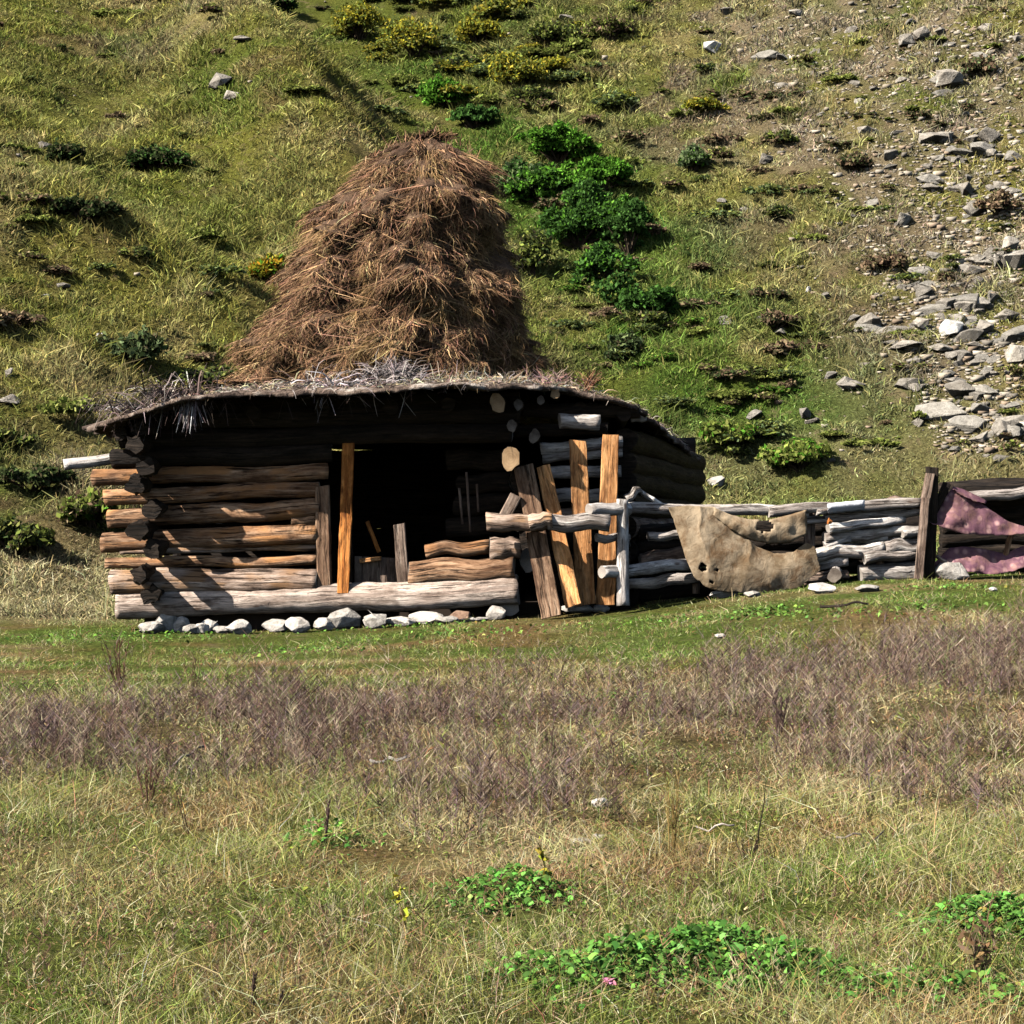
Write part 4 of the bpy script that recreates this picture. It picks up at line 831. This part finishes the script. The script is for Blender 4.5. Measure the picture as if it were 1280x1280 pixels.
# ------------------------------------------------------------------ single stalks that stand out
def stalk(px, py, hp_, nstem, col, wd, label, seed, lean=(0, 0), twig=10, spread=.3, name='dry_stalk', leafy=None):
    p = hit(px, py); k = p.y / FPX; h = hp_ * k; r_ = np.random.default_rng(seed); paths = []
    for s in range(nstem):
        a = r_.uniform(0, 6.28); sp = spread * r_.uniform(.1, 1); top = np.array([lean[0] * k + math.cos(a) * sp * h, math.sin(a) * sp * h, h * r_.uniform(.7, 1)])
        base = np.array([math.cos(a), math.sin(a), 0]) * .01; pts = [base + (top - base) * u + r_.normal(0, .01, 3) * h * 2 * u * (1 - u) for u in (0, .33, .66, 1)]; paths.append(pts)
        for _ in range(twig):
            t = r_.uniform(.25, 1); q = base + (top - base) * t; b = r_.uniform(0, 6.28); d = np.array([math.cos(b) * .5, math.sin(b) * .5, 1.]) * h * r_.uniform(.05, .18); paths.append([q + d * u for u in (0, .33, .66, 1)])
    n_ = len(paths); W_ = np.full(n_, .62 * wd * k) * r_.uniform(.7, 1.2, n_)
    v1 = ribbons(np.array(paths), W_, jitter(np.tile(col, (n_, 1)), .05, .15), wdir=np.tile([0., 1., 0], (n_, 1))); v2 = ribbons(np.array(paths), W_, jitter(np.tile(col, (n_, 1)), .05, .15), wdir=np.tile([1., 0, 0], (n_, 1)))
    ps = [v1, v2]
    if leafy:
        nl = leafy[0]; pr = np.array(paths); id_ = r_.integers(0, n_, nl); u = r_.uniform(.2, 1, nl)[:, None]; q = pr[id_, 0] * (1 - u) + pr[id_, 3] * u; a = r_.uniform(0, 6.28, nl); d = np.stack([np.cos(a), np.sin(a), r_.normal(0, .4, nl)], 1) * leafy[1] * k
        ps.append(ribbons(np.stack([q + d * w_ for w_ in (0, .4, .8, 1)], 1), np.full(nl, leafy[1] * k * .6), jitter(np.tile(leafy[2], (nl, 1)))))
    v, f, c = merge(ps); o = bpy.data.objects.new(name, nmesh(name, v, f, M['leaf'], c)); o.location = p - Vector((0, 0, .01)); finish(o, None, label, 'plant')
stalk(150, 866, 75, 9, (.22, .13, .08), 3.0, 'clump of tall brown dead stems standing before the left corner of the hut', 1, twig=5)
stalk(240, 870, 60, 6, (.30, .22, .12), 2.2, 'thin pale dead stems just right of the brown clump', 2, twig=4)
stalk(943, 1072, 112, 1, (.07, .06, .04), 3.4, 'single long dark bare stalk rising from a small dark tuft', 3, (14, 0), 0, .02)
stalk(935, 1085, 40, 9, (.10, .07, .05), 2.6, 'small dark dead tuft at the foot of the long bare stalk', 4, twig=4, spread=.6)
stalk(404, 1058, 60, 3, (.16, .10, .09), 3.2, 'short dark dead stalk left of the middle foreground', 5, (6, 0), 12, .08)
stalk(516, 1178, 105, 1, (.16, .12, .05), 3., 'yellow tipped green stalk leaning left in the centre left foreground', 6, (-24, 0), 5, .03, leafy=(26, 9, (.42, .40, .05)))
stalk(395, 1150, 95, 1, (.22, .19, .09), 2.6, 'thin leaning olive stalk left of the yellow tipped one', 7, (-30, 0), 5, .03, leafy=(18, 7, (.30, .30, .06)))
stalk(690, 1120, 90, 2, (.16, .14, .06), 2.6, 'thin green stalk with small yellow leaves below the flat pale stones', 8, (-14, 0), 5, .06, leafy=(26, 8, (.40, .36, .05)))
stalk(185, 1010, 62, 8, (.26, .14, .10), 2.8, 'reddish brown bushy dead weed left of the bare branch', 9, twig=7)
stalk(312, 1268, 58, 3, (.13, .09, .07), 4.5, 'thick dark dead stalk at the bottom edge left of centre', 10, (4, 0), 16, .10)
stalk(346, 1276, 40, 3, (.16, .11, .09), 4., 'shorter dark dead stalk at the bottom edge, right of the thick one', 11, (6, 0), 12, .12)
stalk(690, 960, 60, 8, (.25, .16, .12), 2.6, 'brown dead weed clump rising in the middle of the brown belt', 12, twig=8)
stalk(972, 925, 66, 7, (.14, .09, .08), 3., 'tall dark dead weed standing out above the brown belt on the right', 13, twig=8)
stalk(840, 1080, 120, 12, (.46, .32, .12), 2.2, 'orange tan dry grass clump in the middle of the foreground', 14, twig=4, spread=.25)
stalk(1220, 1240, 90, 10, (.30, .22, .14), 3., 'brown dead herb clump near the bottom right corner', 15, twig=7, leafy=(60, 12, (.26, .17, .09)))
stalk(60, 930, 60, 12, (.24, .18, .17), 2.6, 'greyish bushy dead weed near the left edge of the brown belt', 16, twig=8, spread=.5)
stalk(235, 1045, 70, 2, (.12, .08, .05), 3., 'thin dark forked stalk below the reddish weed on the left', 17, (-12, 0), 4, .1)
stalk(1130, 1000, 44, 10, (.33, .25, .17), 2.4, 'pale brown tuft right of the long bare stalk', 18, twig=6, spread=.6)
# flower
fl = hit(762, 1262); v, f, c = herb_patch(0, 0, .005, .005, 40, .016, 0, (.60, .20, .30)); v[:, 2] -= v[:, 2].min() ; v[:, 2] += .05
sv, sf, sc_ = ribbons(np.array([[[0, 0, -.01], [0, 0, .02], [0, 0, .04], [0, 0, .06]]]), np.array([.004]), np.array([[.15, .25, .06]])); v, f, c = merge([(v, f, c), (sv, sf, sc_)])
o = bpy.data.objects.new('pink_flower', nmesh('pink_flower', v, f, M['leaf'], c)); o.location = fl; finish(o, None, 'small pink clover like flower among green leaves at the bottom', 'flower')
# stones and sticks in the meadow
for px, py, r, fl_, wd, mt, lb in [(750, 1014, 13, .6, 1.1, 'stone', 'small grey stone in the grass below the brown belt'), (727, 1057, 12, .45, 1.5, 'stone', 'flat pale stone, left of the touching pair in the foreground'),
                               (748, 1052, 9, .5, 1.4, 'stone', 'smaller pale stone, right of the touching pair in the foreground'), (900, 798, 7, .5, 1.2, 'stone', 'tiny white stone on the lawn below the canvas'),
                               (1243, 1024, 8, .5, 1.2, 'stone', 'small pale stone near the right edge of the meadow')]:
    p = hit(px, py); rock('field_stone', p, r / FPX * p.y, mt, int(px), fl_, wd, .2, label=lb, cat='stone')
def stick(px0, py0, px1, py1, rp, mat, lb):
    a = hit(px0, py0); b = hit(px1, py1); log('stick', a + Vector((0, 0, .05)), b + Vector((0, 0, .07)), rp / FPX * a.y, mat=mat, lump=.2, bow=.05, label=lb, cat='stick')
stick(216, 972, 256, 950, 1.6, 'silver', 'bare grey forked branch lying in the brown belt on the left')
stick(462, 964, 512, 963, 2., 'silver', 'pale straight stick lying at the lower edge of the brown belt')
stick(870, 1052, 918, 1053, 1.2, 'silver', 'thin white stick left of the dark tuft')
stick(1045, 1064, 1105, 1061, 1.2, 'silver', 'thin pale stick right of the dark tuft')
stick(1025, 766, 1085, 765, 1.6, 'log_dark', 'thin dark stick on the lawn below the fence')

# ================================================================== BUSHES ON THE HILL
def leaves(lobes_, n, size, cols, r_):
    w_ = np.array([l[3] ** 2 for l in lobes_]); id_ = r_.choice(len(lobes_), n, p=w_ / w_.sum()); Lc = np.array([l[:3] for l in lobes_])[id_]; Lr = np.array([l[3] for l in lobes_])[id_]
    d = r_.normal(size=(n, 3)); d /= np.linalg.norm(d, axis=1, keepdims=True); d[:, 2] = np.where(d[:, 2] < -.3, -d[:, 2], d[:, 2])
    rr = Lr * (.5 + .62 * r_.random(n) + .35 * (r_.random(n) < .12)) * (1 + .25 * np.sin(d[:, 0] * 7 + id_) * np.cos(d[:, 2] * 6 + id_)); p = Lc + d * rr[:, None] * [1, 1, .85]
    a = r_.normal(size=(n, 3)) + d * .5; a /= np.linalg.norm(a, axis=1, keepdims=True); b = np.cross(a, r_.normal(size=(n, 3))); b /= np.linalg.norm(b, axis=1, keepdims=True)
    s = size * r_.uniform(.6, 1.4, (n, 1)); V = np.stack([p - a * s, p - b * s * .55, p + a * s, p + b * s * .55], 1).reshape(-1, 3); F = np.arange(4 * n).reshape(n, 4)
    c_ = np.array(cols)[r_.integers(0, len(cols), n)] * np.exp(r_.normal(0, .25, (n, 1))) * (np.array([.8 + .4 * r_.random() for _ in lobes_])[id_])[:, None]
    return V, F, np.repeat(c_, 4, axis=0)
def bush_meshes(w_, h, seed, nleaf, size, cols, nl=9):
    r_ = np.random.default_rng(seed); lobes_ = []; big = nl > 20
    for k in range(nl):
        a = r_.uniform(0, 6.28); q = r_.random() ** .6; rad = (r_.uniform(.10, .27) if big else r_.uniform(.14, .42)) * min(w_, h) * (1.1 - .3 * q)
        lobes_.append((math.cos(a) * q * w_ * (.46 if big else .38), math.sin(a) * q * w_ * .3, rad * .5 + r_.random() ** .8 * max(.01, (h - 1.5 * rad)) * (1 - .45 * q), rad))
    V, F, C = leaves(lobes_, nleaf, size, cols, r_); st_ = []
    for l in lobes_:
        st_.append([np.array([r_.normal(0, .05), r_.normal(0, .05), -.15]), np.array(l[:3]) * .4 + [0, 0, -.02], np.array(l[:3]) * .75, np.array(l[:3])])
    s1 = ribbons(np.array(st_), np.full(len(st_), .05), np.tile((.12, .09, .06), (len(st_), 1))); s2 = ribbons(np.array(st_), np.full(len(st_), .05), np.tile((.12, .09, .06), (len(st_), 1)))
    return (V, F, C), merge([s1, s2])
G1 = [(.10, .25, .025), (.07, .18, .02), (.15, .32, .04), (.05, .12, .02)]; G2 = [(.06, .13, .03), (.08, .18, .035), (.04, .085, .02)]; DK = [(.06, .09, .03), (.045, .06, .025), (.11, .13, .045), (.11, .09, .05)]
YE = [(.34, .30, .03), (.24, .24, .03), (.42, .33, .05), (.12, .16, .03)]; BR = [(.24, .16, .10), (.17, .11, .07), (.33, .25, .14), (.17, .17, .07)]; OL = [(.20, .24, .05), (.15, .19, .04), (.27, .28, .08)]; GG = [(.15, .20, .09), (.20, .25, .10), (.10, .15, .06)]
def bush(px, py, wp, hp_, cols, nleaf, label, seed, size=.05, nl=17):
    nleaf = int(nleaf * 1.3); cols = cols + [tuple(v * .55 for v in cols[0]), tuple(min(.6, v * 1.3) for v in cols[0])]
    p = hit(px, py); k = p.y / FPX; (V, F, C), (v2, f2, c2) = bush_meshes(wp * k, hp_ * k, seed, nleaf, size, cols, nl)
    root = empty('bush', p, label, 'bush'); finish(bpy.data.objects.new('foliage', nmesh('foliage', V, F, M['leaf'], C)), root); finish(bpy.data.objects.new('stem', nmesh('stem', v2, f2, M['leaf'], c2)), root)
bush(700, 205, 110, 60, G1, 6500, 'bright green bush at the top of the group right of the haystack', 1, .045, 30)
bush(745, 242, 95, 60, G1, 6000, 'brightest green bush, right of the top one in the group beside the haystack', 101, .045, 30)
bush(680, 255, 80, 56, G1 + G2, 4200, 'mid green bush low on the left of the two bright ones beside the haystack', 102, .045, 24)
bush(722, 310, 95, 70, G2 + G1[:1], 6000, 'dark green bush in the middle of the group right of the haystack', 2, .045, 30)
bush(785, 320, 60, 84, G2, 4600, 'very dark green bush on the right flank of the group beside the haystack', 103, .045, 26)
bush(755, 362, 90, 60, G2 + G1[:1], 5200, 'dark green bush below the middle of the group beside the haystack', 104, .045, 26)
bush(808, 398, 80, 52, G2 + G1[1:2], 4200, 'dark green bush at the lower end of the group right of the haystack', 3, .045, 24)
bush(735, 275, 80, 52, G2 + G1[:1], 4200, 'green bush filling the gap in the middle of the group beside the haystack', 105, .045, 24)
bush(775, 288, 62, 50, G1[1:] + G2, 3200, 'green bush on the upper right edge of the group beside the haystack', 106, .045, 24)
bush(775, 385, 66, 48, G2 + OL[:1], 3200, 'dull green bush on the lower left edge of the group beside the haystack', 107, .045, 24)
bush(655, 250, 70, 60, G2 + GG, 3200, 'dull green bush between the haystack top and the bright green bush', 4)
bush(558, 135, 66, 48, G1, 3600, 'small vivid green bush just above the haystack top', 5)
bush(590, 160, 60, 36, G2, 2400, 'dark green bush just right of the small vivid green one', 6)
bush(335, 355, 44, 46, YE[:2] + G1[:1] + [(.45, .22, .02)], 2000, 'small yellow and green bush touching the left side of the haystack', 7, .045)
bush(195, 215, 95, 42, DK + G2, 3800, 'dark green low shrub on the left slope right of the grey rock', 8)
bush(78, 205, 52, 30, DK, 1800, 'small very dark shrub beside the grey rock on the left slope', 9)
bush(105, 280, 90, 34, DK, 3200, 'dark shrub along the fold low on the left slope', 10)
bush(345, 12, 60, 30, G2 + DK, 2400, 'dark green bush at the top edge where the two slopes meet', 13)
bush(450, 50, 70, 50, YE + OL, 3000, 'yellowish bush in the gully near the top, leftmost of the yellow ones', 14)
bush(520, 70, 80, 60, YE + OL, 3600, 'yellowish bush in the gully, second from the left near the top', 15)
bush(640, 115, 90, 56, YE + OL, 4200, 'yellow green bush with dark base right of the vivid green bush', 16)
bush(600, 60, 80, 46, YE + OL[:1], 3200, 'brightest yellow bush near the top centre', 17)
bush(690, 60, 70, 40, OL + DK, 2500, 'olive bush near the top right of the yellow ones', 18)
bush(760, 50, 70, 36, OL + BR, 2500, 'olive brown bush near the top, right of the flat grey rock', 19)
bush(870, 215, 44, 36, GG + G1[:1], 1500, 'small green bush alone right of the large bright bush', 20)
bush(665, 345, 50, 60, OL + DK, 2200, 'olive shrub between the haystack and the large dark green bush', 21)
bush(1000, 585, 110, 36, OL + G1[:1], 3600, 'low green shrub at the foot of the slope above the fence', 22)
bush(910, 560, 90, 40, OL + G1[:1], 3000, 'low green shrub at the foot of the slope right of the hut roof', 23)
bush(780, 455, 50, 40, DK + GG, 1600, 'small dull green shrub above the right side of the roof', 25)
bush(970, 412, 64, 26, BR + DK, 2000, 'low dark brown shrub in the middle of the right slope', 27)
bush(160, 455, 90, 44, GG + DK, 2800, 'grey green shrub among white stones on the left slope', 28)
bush(20, 690, 110, 44, OL + DK, 3200, 'olive shrub at the foot of the left slope by the left edge', 30)
bush(110, 660, 90, 46, OL + G1[:1] + BR, 2800, 'green and rusty shrub at the foot of the left slope beside the hut corner', 31)
bush(40, 612, 120, 34, DK, 3600, 'very dark shrub at the foot of the left slope behind the birch pole', 32, .04)
bush(1070, 215, 44, 24, BR + DK, 1400, 'small dark brown shrub on the stony slope', 34)
bush(1225, 95, 60, 26, BR + GG, 1500, 'greyish brown shrub among rocks at the upper right', 35)
bush(1250, 270, 70, 30, BR, 1600, 'purplish brown shrub among rocks near the right edge', 36)
bush(1110, 340, 80, 24, BR, 1600, 'purplish brown low shrub on the stony slope', 37)
# thicket of yellow green scrub filling the gully between the two slopes
TG = []
for k, cs in enumerate([YE + OL, OL, OL + DK, YE, GG + OL, G1 + OL]):
    (V, F, C), _ = bush_meshes(1.4, .75, 260 + k, 1800, .055, cs, 12); TG.append(nmesh('gully_shrub', V, F, M['leaf'], C))
rg = random.Random(9); q_ = 0
while q_ < 84:
    u = rg.random(); px = 360 + 330 * u + rg.gauss(30, 60) + (60 if u < .5 else 0); py = 10 + 170 * u - 40 + rg.gauss(0, 26)
    if q_ > 46: v_ = rg.random(); px = 640 + 330 * v_ + rg.gauss(0, 42); py = 190 + 370 * v_ + rg.gauss(0, 34)
    if px < 350 + 1.36 * max(min(py, 230), 0) or (py > 230 and q_ <= 46) or py < -15: continue
    if 480 < px < 660 and py > 150: continue
    p = hit(px, py); k = rg.randrange(5) if q_ <= 46 else rg.choice([1, 4, 5, 5]); s = rg.uniform(.5, 1.2) * (1 if q_ <= 46 else .62); o = bpy.data.objects.new('gully_shrub', TG[k]); o.location = p - Vector((0, 0, .05)); o.scale = (s * 1.15, s, s * rg.uniform(.6, 1) * (1 if q_ <= 46 else .6)); o.rotation_euler = (0, 0, rg.uniform(0, 6.28))
    lb = ['mixed yellow and olive scrub bush in the gully thicket', 'olive green scrub bush in the gully thicket', 'dark olive scrub bush in the gully thicket', 'yellow leaved scrub bush in the gully thicket', 'grey green scrub bush in the gully thicket', 'fresh green scrub bush in the gully thicket'][k]
    finish(o, None, lb, 'bush', lb.replace('bush', 'bushes')); q_ += 1
# many small low shrubs sprinkled over both slopes: four meshes shared
TM = []
for k, cs in enumerate([BR, DK + BR, OL, GG + OL, BR + OL, DK + OL]):
    (V, F, C), _ = bush_meshes(1.3, .36, 200 + k, 1100, .045, cs, 12); TM.append(nmesh('low_shrub', V, F, M['leaf'], C))
rs = random.Random(3); cnt = 0; done = []
while cnt < 235:
    px, py = rs.uniform(-20, 1300), rs.uniform(-10, 640)
    if px < 460 and rs.random() < .6: continue
    if 280 < px < 680 and 150 < py: continue
    if 130 < px < 880 and py > 480: continue
    if py > 575 and px > 600: continue
    p = hit(px, py)
    if p.z < .5: continue
    k = rs.randrange(6); lb = ['low brown shrublet on the hillside', 'low dark brown shrublet on the hillside', 'low olive shrublet on the hillside', 'low grey green shrublet on the hillside', 'low mottled brown shrublet on the hillside', 'low dark olive shrublet on the hillside'][k]
    o = bpy.data.objects.new('low_shrub', TM[k]); s = rs.uniform(.35, 1.15) * (.75 if px > 1000 else 1); o.location = p - Vector((0, 0, .04)); o.scale = (s * rs.uniform(1, 1.6), s, s * rs.uniform(.6, 1.)); o.rotation_euler = (0, 0, rs.uniform(0, 6.28)); finish(o, None, lb, 'shrub', lb.replace('shrublet', 'shrublets')); cnt += 1

# ================================================================== ROCKS
for k, (px, py, r, fl_, wd, mt, lb) in enumerate([
    (1190, 424, 19, .9, 1.0, 'white_rock', 'big whitish boulder casting a dark shadow in the middle of the right rock field'), (1237, 180, 15, .9, 1.1, 'rock', 'grey block near the right edge, upper of two stacked'),
    (1238, 198, 11, .7, 1.3, 'rock', 'lower grey block of the two stacked near the right edge'), (1270, 455, 20, .8, 1.2, 'rock', 'large rock at the right edge below the whitish boulder'),
    (1228, 420, 16, .9, 1.0, 'rock', 'pointed grey rock right of the whitish boulder'), (1258, 402, 15, .8, 1.3, 'rock', 'dark grey rock near the right edge level with the whitish boulder'),
    (1200, 498, 22, .6, 1.3, 'rock', 'wedge shaped rock below the whitish boulder'), (1152, 414, 14, .8, 1., 'rock', 'dark faced rock left of the whitish boulder'),
    (1133, 440, 19, .4, 1.5, 'rock', 'long flat rock at the left end of the rock field'), (1176, 440, 14, .5, 1.4, 'rock', 'low rock right of the long flat one'),
    (1152, 52, 13, .9, 1., 'rock', 'upper rock of the pair near the top right'), (1132, 62, 13, .8, 1.1, 'rock', 'pinkish lower rock of the pair near the top right'),
    (1185, 114, 21, .8, 1.1, 'rock', 'dark rock with black shadow side at the upper right'), (1165, 180, 17, .5, 1.5, 'rock', 'layered flat rock on the stony slope'),
    (1262, 316, 15, .8, 1.1, 'rock', 'grey rock at the right edge halfway down'), (1063, 490, 16, .5, 1.3, 'rock', 'lone pale rock in grass below the stony slope'),
    (889, 68, 13, .8, 1.2, 'white_rock', 'lone round white boulder near the top of the right slope'), (1225, 556, 14, .8, 1.3, 'rock', 'jagged dark rock low at the right edge'),
    (1255, 548, 18, .8, 1.3, 'rock', 'largest of the jagged dark rocks low at the right edge'), (275, 112, 17, .7, 1.2, 'rock', 'grey outcrop rock high on the left slope'),
    (290, 128, 12, .7, 1.4, 'rock', 'lower grey rock touching the outcrop high on the left slope'), (60, 190, 15, .9, 1., 'rock', 'grey rock beside the dark shrub on the left slope'),
    (125, 428, 7, .9, 1., 'white_rock', 'round white stone low on the left slope'), (58, 377, 9, .4, 1.5, 'white_rock', 'flat whitish stone left of the round white stone'),
    (78, 362, 9, .5, 1.3, 'rock', 'small grey rock above the flat whitish stone'), (148, 454, 6, .7, 1., 'white_rock', 'small white stone beneath the grey green shrub'),
    (176, 456, 6, .6, 1.4, 'white_rock', 'tiny white stone right of the one beneath the shrub'), (12, 508, 14, .7, 1.2, 'rock', 'grey rock at the left edge, lower one'), (12, 474, 10, .8, 1., 'rock', 'grey rock at the left edge, upper one'),
    (708, 26, 12, .4, 1.5, 'rock', 'flat grey rock near the top centre'), (996, 22, 10, .6, 1.4, 'rock', 'small pinkish rock at the top right of centre'), (1010, 366, 5, .9, 1., 'white_rock', 'tiny white stone with dark spot in the middle of the right slope'),
    (303, 52, 10, .4, 1.5, 'rock', 'flat pale stone near the top of the left slope'), (1218, 440, 12, .6, 1.2, 'rock', 'small pale rock under the pointed grey rock'), (1248, 330, 14, .4, 1.5, 'rock', 'flat pale slab below the grey rock at the right edge'),
    (895, 610, 12, .8, 1.1, 'stone', 'pale stone on the ground just behind the right end of the roof')]):
    p = hit(px, py); rock('boulder', p, r / FPX * p.y, mt, 300 + k, fl_, wd, .25, label=lb, cat='rock')
RM = [rock_mesh('hill_rock', 1.2, 1, .75, 'rock', 400 + k) for k in range(5)] + [rock_mesh('hill_rock', 1.3, 1, .6, 'pale_rock', 410 + k) for k in range(3)]
cnt = 0
clus = [(1150, 415, 40, 22), (1230, 430, 45, 30), (1210, 490, 40, 25), (1240, 545, 36, 18), (1210, 200, 40, 30), (1250, 310, 30, 40), (1190, 230, 30, 40), (1130, 70, 60, 40), (1230, 80, 40, 20), (1160, 320, 60, 60), (1080, 120, 80, 70), (1220, 360, 40, 40)]
while cnt < 235:
    c_ = rs.choice(clus); px, py = rs.gauss(c_[0], c_[2]), rs.gauss(c_[1], c_[3])
    if rs.random() < .1: px, py = rs.uniform(900, 1290), rs.uniform(0, 600)
    if not (880 < px < 1295 and -5 < py < 585): continue
    p = hit(px, py)
    if p.z < .8: continue
    k = rs.randrange(8); s = min(.42, rs.lognormvariate(-1.9, .45)) ; o = bpy.data.objects.new('hill_rock', RM[k]); o.location = p + Vector((0, 0, s * .02)); o.scale = (s * rs.uniform(.8, 1.4), s, s * rs.uniform(.7, 1.1)); o.rotation_euler = (rs.uniform(-.3, .3), rs.uniform(-.3, .3), rs.uniform(0, 6.28))
    finish(o, None, 'angular grey rock in the rock field on the right slope' if k < 5 else 'flattish pale rock in the rock field on the right slope', 'rock', 'angular grey rocks on the right slope' if k < 5 else 'flattish pale rocks on the right slope'); cnt += 1
# fine scree: one mass
n = 8500; ci = RNG.integers(0, len(clus), n); px = np.array([clus[k][0] for k in ci]) + RNG.normal(0, 1, n) * np.array([clus[k][2] for k in ci]) * 1.6; py = np.array([clus[k][1] for k in ci]) + RNG.normal(0, 1, n) * np.array([clus[k][3] for k in ci]) * 1.6
q = n // 2; px[:q] = np.where(RNG.random(q) < .85, 960 + 330 * RNG.random(q) ** .8, RNG.uniform(0, 1290, q)); py[:q] = RNG.uniform(-5, 600, q); drop = ((np.arange(n) < q) & (px < 880) & (RNG.random(n) < .75)) | (py > 572) | ((py > 200) & (px < 1010 + (py - 200) * .45) & (RNG.random(n) < .9))
ok = (px < 1300) & (py > -10) & (py < 600) & (px > -5) & ~drop; x, y, z = hits(px[ok], py[ok]); g = z > .5; x, y, z = x[g], y[g], z[g]
bm = bmesh.new(); bmesh.ops.create_cube(bm, size=1.3); bv = np.array([v.co[:] for v in bm.verts]) * np.random.default_rng(3).uniform(.55, 1.25, (len(bm.verts), 1)); bf = np.array([[v.index for v in f_.verts] for f_ in bm.faces]); bm.free()
n = len(x); s = np.clip(RNG.lognormal(-3.35, .55, n), .015, .13); rv = bv[None] * RNG.uniform(.7, 1.2, (n, len(bv), 1)) * s[:, None, None] * np.stack([RNG.uniform(.9, 1.6, n), RNG.uniform(.9, 1.6, n), RNG.uniform(.5, .9, n)], 1)[:, None, :]
V = (rv + np.stack([x, y, z + s * .2], 1)[:, None, :]).reshape(-1, 3); F = (bf[None] + (np.arange(n) * len(bv))[:, None, None]).reshape(-1, 4)
cc = np.array([(.38, .32, .24), (.25, .22, .18), (.46, .40, .32), (.32, .24, .17)])[RNG.integers(0, 4, n)] * RNG.uniform(.7, 1.2, (n, 1))
finish(bpy.data.objects.new('scree', nmesh('scree', V, F, leafmat('scree_stone', 0), np.repeat(cc, len(bv), axis=0))), kind='stuff', label='fine scree and gravel on the right slope', cat='scree')
